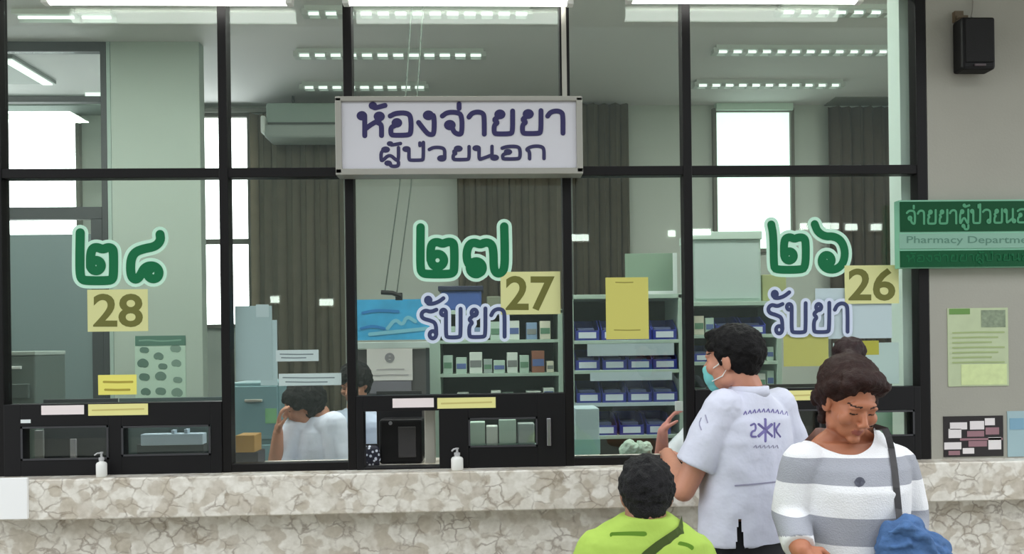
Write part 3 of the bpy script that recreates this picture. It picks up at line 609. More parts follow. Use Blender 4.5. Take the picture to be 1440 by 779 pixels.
def bins(pxs, Y, z, where, sc=None):
    for k, p in enumerate(pxs):
        o = BIN if first[0] else copy_tree(BIN); first[0] = False
        o.location = (X(p, Y, 520), Y + .012, z + .0005); o.scale = (sc or (1, 1, 1))
        tag(o, f'blue bin, {ORD[k]} from left on {where}', 'bin', 'blue bins on ' + where)
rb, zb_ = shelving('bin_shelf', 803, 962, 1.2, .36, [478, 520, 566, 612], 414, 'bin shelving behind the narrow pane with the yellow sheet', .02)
bins([827, 864, 901, 936], 1.2, zb_[0], 'the top board of the bin shelving')
bins([827, 865, 901, 936], 1.2, zb_[1], 'the second board of the bin shelving')
bins([828, 864, 900, 936], 1.2, zb_[2], 'the third board of the bin shelving')
bins([850, 888, 926], 1.2, zb_[3], 'the lowest visible board of the bin shelving')
Yl = 1.192
for r in ((826, 483, 948, 500), (830, 523, 945, 535), (808, 566, 955, 571)): pbox(*r, Yl, .004).build('label_strip', M_strip, rb)
o = empty('parcel', at(825, 640, .9)); tag(o, 'tall pale blue carton under the bins next to the black hatch', 'carton'); Yk = .75
a, b = X(809, Yk, 610), X(843, Yk, 610); o.location = ((a + b) / 2, Yk + .1, .8625); WORLDPOS[o.name] = Vector(o.location)
MB().box((a, Yk, .8625), (b, Yk + .2, Z(574, Yk, 826)), .006).build('carton_body', mat('carton_pale_blue', (170, 192, 196), .6), o)
MB().box((a - .003, Yk - .004, Z(628, Yk, 826) - .04), (b + .003, Yk + .204, Z(618, Yk, 826))).build('carton_band', mat('carton_teal', (130, 172, 168), .6), o)
# right hand shelving and cabinet
Yr = 1.25
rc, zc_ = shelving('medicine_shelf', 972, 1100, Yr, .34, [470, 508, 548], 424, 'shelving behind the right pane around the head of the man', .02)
cartons([(978, 992, 27, 3), (994, 1006, 24, 1)], Yr, zc_[0], 'the top board of the shelving behind the man', 1030)
bins([1025, 1062], Yr, zc_[0], 'the top board of the shelving behind the man', (1, 1, .9))
cartons([(1067, 1078, 24, 0), (1080, 1090, 20, 1)], Yr, zc_[1], 'the second board of the shelving behind the man', 1030)
bins([992, 1040], Yr, zc_[1], 'the second board of the shelving behind the man', (.9, 1, .8))
cartons([(1067, 1078, 22, 0), (1080, 1090, 26, 1)], Yr, zc_[2], 'the third board of the shelving behind the man', 1030)
zt = Z(424, Yr, 1030); o = empty('wall_cabinet', (X(1022, Yr + .05, 380), Yr + .2, zt)); tag(o, 'pale mint cabinet box on top of the shelving behind the man', 'cabinet')
a, b = X(974, Yr + .05, 380), X(1070, Yr + .05, 380); zq = Z(337, Yr + .05, 1022)
MB().box((a, Yr + .05, zt + .002), (b, Yr + .34, zq), .004).build('cabinet_body', mat('cabinet_mint', (172, 192, 184), .6), o)
MB().box((a - .006, Yr + .035, zq), (b + .006, Yr + .345, zq + .05), .004).build('cabinet_top', mat('cabinet_top', (186, 206, 196), .6), o)
MB().box((a + .012, Yr + .044, zt + .02), (b - .012, Yr + .0499, zq - .02), .003).build('door', mat('cabinet_door', (176, 194, 190), .5), o)
tag(MB().box((X(1072, Yr + .06, 400), Yr + .06, zt + .002), (X(1106, Yr + .06, 400), Yr + .22, Z(386, Yr + .06, 1088)), .006).build('storage_box', mat('olive_box', (160, 168, 118), .7)), 'small olive box right of the pale cabinet behind the right pane', 'box')
# white L frame of a display board over the bins
wb = empty('display_board', at(900, 414, 1.5)); tag(wb, 'green display board with white frame behind the narrow pane', 'board'); Yb = 1.6
zt2 = Z(414, 1.2, 880); x0, x1 = X(880, Yb, 390), X(952, Yb, 390); z0 = zt2 + .002; 
wb.location = ((x0 + x1) / 2, Yb, 0); WORLDPOS[wb.name] = Vector(wb.location)
zz0, zz1 = Z(416, Yb, 915), Z(356, Yb, 915)
MB().box((x0, Yb + .01, zz0), (x1, Yb + .03, zz1)).build('board_face', mat('board_green', (118, 140, 122), .7), wb)
MB().box((x0, Yb - .005, zz0), (x1, Yb + .035, zz0 + .032)).build('board_rail', M_paper, wb); MB().box((x1 - .025, Yb - .005, zz0 + .0321), (x1, Yb + .035, zz1)).build('board_stile', M_paper, wb)
for q in (.1, .9): MB().box((x0 + (x1 - x0) * q, Yb + .031, 0), (x0 + (x1 - x0) * q + .03, Yb + .06, zz0 + .1)).build('board_leg', M_dark, wb)

# ---------------------------------------------------------------- papers on the inside of the glass
Yi = .0044
def sheet(r, c, label, cat='paper', Y=Yi, lines=(), ink=None, group=None, lw=1.6): return note('paper_sheet', r, mat('sheet_%d_%d_%d' % c, c, .8), label, cat, lines, ink, Y, 1, group, lw)
GP = 'papers on the narrow left pane'
sheet((331, 430, 383, 535), (166, 186, 190), 'tall pale blue paper at the left of the narrow pane beside the curtain', group=GP)
sheet((360, 428, 378, 446), (188, 204, 208), 'small light paper at the top of the pale blue papers', group=GP, Y=.0032)
sheet((366, 450, 390, 542), (176, 196, 200), 'pale blue paper overlapping the tall one in the narrow pane', group=GP, Y=.0056)
ik = mat('grey_ink', (120, 132, 140), .8)
sheet((388, 492, 448, 508), (212, 222, 226), 'upper white label strip on the narrow pane above the seated staff', 'label', lines=[(394, 498, 440), (396, 503, 430)], ink=ik)
sheet((392, 525, 480, 542), (216, 226, 230), 'lower white label strip on the narrow pane over the hair of the staff', 'label', lines=[(398, 531, 470), (402, 537, 460)], ink=ik)
sheet((1147, 405, 1254, 476), (214, 226, 236), 'large pale blue paper behind the right word on the right pane', group='papers on the right pane')
sheet((1172, 482, 1264, 540), (200, 218, 216), 'pale green paper behind the hair bun of the woman on the right pane', group='papers on the right pane')
# blue banner and notice card stand behind the 27 pane
Yn = 1.42
bn = empty('blue_banner', at(548, 478, Yn)); tag(bn, 'bright blue banner with pale swirls left of the navy word', 'banner')
pbox(498, 421, 604, 478, Yn, .006).build('banner_sheet', mat('banner_blue', (56, 158, 206), .5, vary=.16, scale=7), bn)
strokes('swirl', [[(545, 462), (556, 448), (566, 458), (572, 444), (584, 452)], [(520, 470), (560, 466), (600, 462)]], 5, Yn - .002, mat('banner_pale', (120, 186, 206), .6), bn)
strokes('swirl', [[(510, 440), (530, 436), (560, 438)], [(508, 462), (524, 458), (540, 462)]], 4, Yn - .0024, mat('banner_deep', (36, 120, 186), .6), bn)
st = empty('notice_stand', (X(548, Yn, 520), Yn, 0)); tag(st, 'grey framed notice stand holding a white card below the blue banner', 'stand')
MB().box((X(498, Yn, 520), Yn - .02, Z(490, Yn, 548)), (X(604, Yn, 520), Yn + .03, Z(481, Yn, 548)), .003).build('top_rail', mat('rail_pale', (186, 200, 196), .5), st)
pbox(500, 491, 600, 640, Yn, .02).build('stand_panel', mat('stand_dark_grey', (84, 82, 82), .6), st)
MB().box((X(498, Yn, 520), Yn, 0), (X(503, Yn, 520), Yn + .03, Z(490, Yn, 548))).build('leg', M_dark, st); MB().box((X(599, Yn, 520), Yn, 0), (X(604, Yn, 520), Yn + .03, Z(490, Yn, 548))).build('leg', M_dark, st)
nc = empty('notice_card', at(548, 535, Yn - .01)); tag(nc, 'white notice card with grey emblem in front of the notice stand', 'card')
pbox(516, 490, 580, 535, Yn - .025, .004).build('card_sheet', mat('card_white', (216, 214, 210), .7), nc); pbox(520, 536, 578, 553, Yn - .026, .024).build('card_pocket', mat('pocket_grey', (118, 116, 124), .6), nc)
strokes('emblem', [loop(548, 503, 5, 0, 1), [(545, 503), (551, 503)]], 4, Yn - .0262, mat('emblem_grey', (140, 138, 142), .7), nc); strokes('lettering', [[(530, 520), (548, 519), (568, 519)], [(524, 528), (548, 527), (574, 527)]], 1.6, Yn - .0262, mat('card_ink', (176, 172, 172), .7), nc, round_=0)
# dark machine behind the open side of the hatch
mc = empty('label_printer', (X(560, .2, 640), .22, ZB)); tag(mc, 'black label printer seen in the open side of the middle hatch', 'printer')
MB().box((X(533, .12, 620), .12, ZB + .0005), (X(594, .12, 620), .25, Z(590, .12, 560)), .012).build('printer_body', M_black, mc)
MB().box((X(560, .12, 620), .112, ZB + .03), (X(585, .12, 620), .1199, Z(600, .12, 560)), .004).build('front_cover', mat('printer_grey', (62, 60, 62), .5), mc); MB().tube([at(549, 595, .118), at(549, 595, .108)], .009, 12).build('button', mat('button_grey', (150, 150, 155), .5), mc)
# patterned pouch on the ledge behind the glass
Yp = .1
pc = empty('patterned_pouch', at(524, 655, Yp)); pc.location.z = ZB; WORLDPOS[pc.name] = Vector(pc.location); tag(pc, 'black and white patterned pouch on the ledge in the open hatch', 'pouch')
c = Vector((X(523, Yp, 640), Yp, 0)); hz = Z(626, Yp, 523) - ZB
mp = mat('pouch_pattern', (30, 34, 60), .7)
nt = mp.node_tree; v = nt.nodes.new('ShaderNodeTexVoronoi'); v.inputs['Scale'].default_value = 60; tcx = nt.nodes.new('ShaderNodeTexCoord'); rr = nt.nodes.new('ShaderNodeValToRGB')
rr.color_ramp.elements[0].color = lin((206, 212, 226)); rr.color_ramp.elements[0].position = .3; rr.color_ramp.elements[1].color = lin((22, 24, 44)); rr.color_ramp.elements[1].position = .42
nt.links.new(tcx.outputs['Object'], v.inputs['Vector']); nt.links.new(v.outputs['Distance'], rr.inputs[0]); nt.links.new(rr.outputs[0], nt.nodes['Principled BSDF'].inputs['Base Color'])
MB().loft([(ZB + .0005, .034, .02, c.x, c.y), (ZB + hz * .3, .04, .026, c.x, c.y), (ZB + hz * .8, .034, .02, c.x, c.y), (ZB + hz, .026, .006, c.x, c.y)]).build('pouch_body', mp, pc, True)
MB().box((c.x - .027, c.y - .004, ZB + hz - .002), (c.x + .027, c.y + .004, ZB + hz + .006), .002).build('zip', M_black, pc)
# poster with bottle pictures on the column
Yk = yc - .004
cp = empty('column_poster', at(226, 560, yc)); tag(cp, 'poster with a green title bar and dark round pictures on the pale column', 'poster')
pbox(190, 472, 261, 572, Yk, .0035).build('poster_sheet', mat('column_poster_paper', (172, 198, 182), .7), cp)
pbox(190, 472, 261, 486, Yk - .002, .0015).build('title_bar', mat('poster_title_green', (72, 112, 98), .7), cp)
strokes('lettering', [[(196, 479), (210, 478), (226, 480), (254, 478)]], 2, Yk - .0024, mat('poster_title_pale', (112, 150, 134), .7), cp)
for i, (a, b) in enumerate([(203, 492), (223, 501), (247, 490), (201, 511), (229, 515), (248, 511), (203, 530), (226, 529), (250, 534), (205, 551), (226, 550), (249, 552)]):
    strokes('picture', [[(a - 2.5, b), (a, b - 1.5 * (i % 2)), (a + 2.5, b + .5)]], 8 + (i * 5 % 4), Yk - .0018 - i * 1e-5, mat('poster_dark_%d' % (i % 3), [(82, 112, 100), (96, 124, 112), (112, 138, 126)][i % 3], .8), cp)
# printer at the far left behind the glass
Yx = .9
pr = empty('desktop_printer', (X(32, Yx, 530), Yx + .15, .78)); tag(pr, 'grey desktop printer at the lower left corner of the left pane', 'printer')
a, b = X(-30, Yx, 530), X(50, Yx, 530)
MB().box((a, Yx, .7805), (b, Yx + .3, Z(500, Yx, 20)), .01).build('printer_body', mat('printer_dark', (96, 110, 106), .6), pr)
MB().box((a - .002, Yx - .006, Z(500, Yx, 20)), (b + .002, Yx + .3, Z(494, Yx, 20)), .004).build('lid', mat('printer_lid', (168, 182, 176), .5), pr)
MB().box((a + .1, Yx - .012, Z(519, Yx, 20)), (X(31, Yx, 520), Yx - .0001, Z(515, Yx, 20)), .002).build('paper_slot', M_paper, pr); MB().box((a + .05, Yx - .02, Z(560, Yx, 20)), (b - .03, Yx - .0001, Z(540, Yx, 20)), .003).build('tray', mat('printer_tray', (78, 90, 88), .6), pr)
# work tables behind the hatches
def table(x0, x1, y0, y1, z, label):
    o = empty('work_table', ((x0 + x1) / 2, (y0 + y1) / 2, 0)); tag(o, label, 'table'); MB().box((x0, y0, z - .035), (x1, y1, z), .004).build('table_top', mat('table_top', (150, 158, 152), .5), o)
    for a in (x0 + .03, x1 - .07):
        for b in (y0 + .03, y1 - .07): MB().box((a, b, 0), (a + .04, b + .04, z - .035)).build('leg', M_dark, o)
table(-3.0, -1.75, .8, 1.4, .78, 'grey work table standing behind the left hatch')
table(.3, .84, .45, 1.1, .862, 'grey work table under the bins behind the narrow pane with the yellow sheet')
# things behind the glazed openings of the left hatch
Yo = .2
for i, (r, c, n, lb) in enumerate([((44, 606, 58, 640), (120, 122, 124), 'document_holder', 'grey document holder upright in the left opening of the left hatch'), ((94, 618, 104, 650), (150, 150, 158), 'bottle_stand', 'pale grey holder in the middle of the left opening of the left hatch')]):
    a, b = X(r[0], Yo, 620), X(r[2], Yo, 620); o = empty(n, ((a + b) / 2, Yo, ZB)); tag(o, lb, 'holder')
    MB().box((a, Yo, ZB + .0005), (b, Yo + .06, ZB + .02), .003).build('base', M_dark, o); MB().box((a + .002, Yo + .02, ZB + .02), (b - .002, Yo + .03, Z(r[1], Yo, r[0])), .003).build('back_plate', mat('holder_%d' % c[0], c, .5), o)
Yo = .2; o = empty('paper_tray', (X(238, Yo, 620), Yo, ZB)); tag(o, 'pale blue paper tray behind the right opening of the left hatch', 'tray')
a, b = X(192, Yo, 620), X(286, Yo, 620)
MB().box((a, Yo, ZB + .0005), (b, Yo + .05, Z(624, Yo, 238)), .004).build('tray_body', mat('tray_dark', (52, 60, 64), .6), o)
MB().box((a + .02, Yo - .005, Z(626, Yo, 238)), (b, Yo + .045, Z(610, Yo, 238)), .004).box((a + .16, Yo, Z(610, Yo, 238)), (a + .175, Yo + .03, Z(605, Yo, 238))).box((a + .22, Yo, Z(610, Yo, 238)), (a + .235, Yo + .03, Z(604, Yo, 238))).build('paper_stack', mat('paper_blue_white', (172, 190, 204), .7), o)
Yo = .18; o = empty('tray_of_cartons', (X(708, Yo, 610), Yo, ZB)); o.name = 'carton_tray'; WORLDPOS[o.name] = Vector(o.location); tag(o, 'tray of pale mint cartons behind the opening of the middle hatch', 'tray')
MB().box((X(652, Yo, 620), Yo, ZB + .0005), (X(762, Yo, 620), Yo + .11, Z(628, Yo, 708)), .004).build('tray_body', mat('tray_mint', (96, 118, 112), .6), o)
for k, (p0, p1, pt) in enumerate([(661, 682, 594), (684, 700, 600), (702, 726, 591), (729, 752, 597)]):
    MB().box((X(p0, Yo, 610), Yo + .02, Z(628, Yo, 708) + .0002), (X(p1, Yo, 610), Yo + .09, Z(pt, Yo, 708)), .003).build('carton', cart_m[[1, 0, 1, 2][k]], o)
def dark_backing(x0, x1, zt, c, label):  # dark boards added to make the hatch openings look dark
    o = empty('back_panel', ((x0 + x1) / 2, .285, ZB)); tag(o, label, 'panel', 'dark panels closing the hatches from behind')
    MB().box((x0, .28, ZB + .0005), (x1, .295, zt), .002).build('panel_board', mat('dark_panel_%d' % c[0], c, .7), o)
    for q in (x0 + .03, x1 - .05): MB().box((q, .255, ZB + .0005), (q + .02, .2799, ZB + .03)).build('foot', M_black, o)
dark_backing(XV[0], X(165, .28, 620), HT[0], (46, 48, 54), 'dark panel behind the left opening of the left hatch')
dark_backing(X(168, .28, 620), XV[1] - .12, HT[0], (78, 92, 92), 'grey green panel behind the right opening of the left hatch')
dark_backing(X(530, .28, 620), X(594, .28, 620), HT[1], (24, 23, 26), 'black panel behind the label printer in the middle hatch')
dark_backing(X(1030, .28, 620), X(1208, .28, 620), HT[2], (44, 36, 32), 'dark brown panel behind the hatch between the man and the woman')
# filing cabinet and small things behind the narrow left pane
Yf = 1.0
fc = empty('filing_cabinet', (X(358, Yf, 600), Yf + .25, 0)); tag(fc, 'teal filing cabinet behind the narrow pane left of the seated staff', 'cabinet')
a, b = X(322, Yf, 580), X(394, Yf, 580); zq = Z(538, Yf, 358)
MB().box((a, Yf, 0), (b, Yf + .5, zq), .006).build('cabinet_body', mat('teal_cabinet', (112, 146, 150), .5), fc)
for k in range(4):
    z1 = zq - .02 - k * zq / 4; dr = MB().box((a + .012, Yf - .012, z1 - zq / 4 + .03), (b - .012, Yf - .0001, z1), .004).build('drawer', mat('teal_drawer', (118, 152, 158), .5), fc)
    MB().box(((a + b) / 2 - .05, Yf - .026, z1 - .09), ((a + b) / 2 + .05, Yf - .0121, z1 - .075), .003).build('handle', M_alu, dr)
tag(MB().box((X(374, Yf, 585), Yf - .014, Z(595, Yf, 382)), (X(390, Yf, 585), Yf - .0121, Z(574, Yf, 382))).build('green_tag', mat('green_tag', (128, 182, 132), .7)), 'green paper tag on the front of the teal filing cabinet', 'label')
o = empty('parts_box', (X(346, .2, 630), .2, ZB)); tag(o, 'ochre cardboard box on the ledge behind the narrow left pane', 'box')
MB().box((X(331, .16, 620), .16, ZB + .0005), (X(358, .16, 620), .27, Z(612, .16, 346)), .004).build('carton', mat('ochre_card', (150, 116, 60), .7), o); MB().box((X(331, .16, 620) - .002, .158, ZB + .0006), (X(362, .16, 620) + .002, .274, Z(636, .16, 346)), .003).build('base_tray', mat('tray_black', (26, 26, 36), .5), o)
# pale panel and green folder behind the right hatch
o = MB().box((X(1215, .28, 595), .28, ZB), (X(1262, .28, 595), .295, Z(560, .28, 1240))).build('divider_panel', mat('pale_mint_panel', (190, 218, 204), .6)); tag(o, 'pale mint divider seen through the opening of the right hatch', 'panel')
o = MB().box((X(1262, .2, 595), .2, ZB + .0005), (X(1288, .2, 595), .25, Z(572, .2, 1270)), .003).build('ring_binder', mat('green_binder', (40, 132, 92), .5)); tag(o, 'green ring binder in the opening of the right hatch', 'binder')
# ================================================================ people
SKIN = lambda n, c: mat('skin_' + n, c, .5, vary=.04, scale=30)
M_lip = mat('lips', (150, 88, 76), .5); M_brow = mat('brow_dark', (46, 30, 24), .8)
def tris(mb):
    me = bpy.data.meshes.new('u'); bmesh.ops.recalc_face_normals(mb.bm, faces=mb.bm.faces); mb.bm.to_mesh(me); mb.bm.free(); return me
def union(mb, voxel, it=3, fac=.5, wob=0, wscale=9, seed=0):
    """melt overlapping shapes into one continuous skin"""
    me = tris(mb); o = bpy.data.objects.new('u', me); COL.objects.link(o)
    md = o.modifiers.new('r', 'REMESH'); md.mode = 'VOXEL'; md.voxel_size = voxel; md.use_smooth_shade = True
    if it: sm = o.modifiers.new('s', 'SMOOTH'); sm.iterations = it; sm.factor = fac
    bpy.context.view_layer.update(); dg = bpy.context.evaluated_depsgraph_get()
    out = bpy.data.meshes.new_from_object(o.evaluated_get(dg)); bpy.data.objects.remove(o); bpy.data.meshes.remove(me)
    if wob:
        ns = [v.normal.copy() for v in out.vertices]
        for v, n in zip(out.vertices, ns):
            q = v.co * wscale + Vector((seed, seed * 2, 0)); v.co += n * wob * (noise.noise(Vector((q.x, q.y, q.z * .55))) + .5 * noise.noise(q * 2.1))
    for p in out.polygons: p.use_smooth = True
    out.materials.clear(); return out
def bodyM(loc, yaw): return Matrix.Translation(Vector(loc)) @ Matrix.Rotation(yaw, 4, 'Z')
def headM(c, yaw, nod=0, tilt=0): return Matrix.Translation(Vector(c)) @ Matrix.Rotation(yaw, 4, 'Z') @ Matrix.Rotation(tilt, 4, 'Y') @ Matrix.Rotation(nod, 4, 'X')
def tr(M, p): return M @ Vector(p)
def add_ell(mb, M, c, r, e=(0, 0, 0), sub=3):
    from mathutils import Euler
    mb.ell(tr(M, c), r, (M.to_3x3().normalized() @ Euler(e).to_matrix()), sub)
def add_head(mb, M, s=1.0, female=False):
    """head in its own frame: origin between the ears, face towards -Y, about .225 m tall"""
    E = lambda c, r, e=(0, 0, 0): add_ell(mb, M, [k * s for k in c], [k * s for k in r], e)
    T = lambda ps, rs: mb.chain([tr(M, [k * s for k in p]) for p in ps], [r * s for r in rs])
    E((0, .012, .035), (.074, .094, .084)); E((0, -.03, -.02), (.064, .062, .085)); E((0, -.042, -.062), (.05, .045, .046))
    E((0, -.076, -.093), (.022, .018, .017))
    for q in (-1, 1):
        E((q * .046, -.012, -.062), (.018, .035, .03)); E((q * .04, -.066, -.022), (.026, .022, .026))
        E((q * .076, .004, -.008), (.009, .02, .031), (0, q * .15, q * -.3)); E((q * .031, -.076, .008), (.0155, .012, .0105))
        E((q * .011, -.105, -.03), (.009, .011, .008)); E((q * .03, -.079, .024), (.022, .012, .007), (0, q * .15, 0))
    E((0, -.076, .03), (.045, .018, .02))
    T([(0, -.086, .014), (0, -.1, -.008), (0, -.111, -.024)], [.008, .0095, .0115])
    T([(-.021, -.08, -.058), (-.008, -.091, -.055), (.008, -.091, -.055), (.021, -.08, -.058)], [.004, .0062, .0062, .004])
    T([(-.019, -.08, -.064), (0, -.091, -.067), (.019, -.08, -.064)], [.004, .0075, .004])
def paint_face(me, M, s=1.0, lidded=True, lip=1, eye=2):
    I = M.inverted()
    for p in me.polygons:
        q = (I @ p.center) / s
        if q.y > -.055: continue
        x = abs(q.x)
        if -.0705 < q.z < -.0515 and x < .021 - abs(q.z + .061) * .6 and q.y < -.078: p.material_index = lip
        elif q.z > .0245 + .004 * (x > .02) and q.z < .033 and .014 < x < .046: p.material_index = eye
        elif lidded and .0185 < x < .043 and abs(q.z - (.0015 - .002 * ((x - .031) / .012) ** 2 * -1)) < .0026: p.material_index = eye
        elif not lidded and .02 < x < .042 and abs(q.z - .007) < .005: p.material_index = eye
def add_hand(mb, wrist, d, palm, thumb, curl=.5, s=1.0, spread=.1):
    """wrist point, direction of the fingers, the way the palm faces, the side of the thumb"""
    wrist = Vector(wrist); d = Vector(d).normalized(); n = Vector(palm); n = (n - d * n.dot(d)).normalized(); t = d.cross(n); t = t if t.dot(Vector(thumb)) > 0 else -t
    P = lambda a, b, c: wrist + (d * a + t * b + n * c) * s
    rot = Matrix((t, n, d)).transposed()
    mb.ell(P(.045, 0, 0), (.038 * s, .0135 * s, .052 * s), rot); mb.ell(P(.03, .022, .008), (.016 * s, .014 * s, .03 * s), rot); mb.chain([P(-.01, 0, 0), P(.03, 0, 0)], [.024 * s, .022 * s])
    for k, (b, L, r) in enumerate(((.028, .072, .0088), (.0095, .08, .0092), (-.0095, .074, .0088), (-.027, .058, .0078))):
        p = P(.085 - abs(k - 1.2) * .004, b, 0); pts = [P(.06, b * .9, 0), p]; ang = curl * .5; cur = p
        for j, f in enumerate((.45, .31, .24)):
            dd = (d * math.cos(ang) + n * math.sin(ang) + t * b * spread * 12).normalized(); cur = cur + dd * L * f * s; pts.append(cur); ang += curl * (.8 + .1 * k)
        mb.chain(pts, [r * s, r * s, r * .95 * s, r * .88 * s, r * .75 * s], n=10)
    q = P(.02, .024, .004); a = (d * .65 + t * .75 + n * .2).normalized(); b2 = (d * .9 + t * .25 + n * .35 * (1 + curl)).normalized()
    mb.chain([q, q + a * .034 * s, q + a * .034 * s + b2 * .03 * s, q + a * .034 * s + b2 * .054 * s], [.0135 * s, .0115 * s, .0098 * s, .008 * s], n=10)
def fib(n):
    for i in range(n):
        z = 1 - 2 * (i + .5) / n; r = math.sqrt(1 - z * z); a = i * 2.399963; yield Vector((r * math.cos(a), r * math.sin(a), z))
def add_hair(mb, M, s, keep, r=(.016, .026), n=420, grow=1.0, jit=.006, rng=None):
    """tufts sown over the skull wherever keep(x, y, z) holds"""
    g = rng or random.Random(3)
    for u in fib(n):
        c = Vector((u.x * .073, .012 + u.y * .093, .032 + u.z * .086)) * s
        if not keep(c / s): continue
        c = Vector((c.x * grow, (c.y - .012 * s) * grow + .012 * s, (c.z - .03 * s) * grow + .03 * s)) + Vector((g.uniform(-1, 1), g.uniform(-1, 1), g.uniform(-1, 1))) * jit
        k = g.uniform(*r) * s; mb.ell(tr(M, c), (k, k, k * .9), None, 2)
def shoes(parent, feet, yaw, m, name='shoe'):
    for f in feet:
        M = Matrix.Translation(Vector((f[0], f[1], 0))) @ Matrix.Rotation(yaw, 4, 'Z'); mb = MB()
        add_ell(mb, M, (0, .0, .05), (.042, .06, .048)); add_ell(mb, M, (0, -.1, .032), (.044, .09, .03)); mb.box(tr(M, (0, -.05, .012)) - Vector((.03, .03, .011)), tr(M, (0, -.05, .012)) + Vector((.03, .03, .011)))
        me = union(mb, .007, 2)
        for v in me.vertices: v.co.z = max(v.co.z, .002)
        link(name, me, m, parent)
def skin_of(bvh, pts, d, lift):
    out = []
    for p in pts:
        d = (p - CAM).normalized(); h = bvh.ray_cast(CAM, d, 6); out.append((h[0] - d * lift) if h[0] is not None else None)
    return [p for p in out if p is not None]
def wrap_strokes(name, obj_mesh_world, paths, wpx, Y, m, parent, lift=.002, it=1, dens=3):
    """lettering laid onto a garment: photo strokes dropped along the view's depth onto its surface"""
    bvh = obj_mesh_world; bm = bmesh.new()
    for k, p in enumerate(paths):
        q = smooth_path(p, it); q2 = []
        for a, b in zip(q, q[1:]): q2 += [(a[0] + (b[0] - a[0]) * i / dens, a[1] + (b[1] - a[1]) * i / dens) for i in range(dens)]
        q2.append(q[-1])
        pts = skin_of(bvh, [at(u, v, Y) for u, v in q2], Vector((0, 1, 0)), lift)
        if len(pts) > 1: ribbon(bm, pts, wpx * PX(Y + .3), k * 6e-5, 6)
    me = bpy.data.meshes.new(name); bm.to_mesh(me); bm.free(); return link(name, me, m, parent)
def bvh_of(me): return BVHTree.FromPolygons([v.co.copy() for v in me.vertices], [tuple(p.vertices) for p in me.polygons])

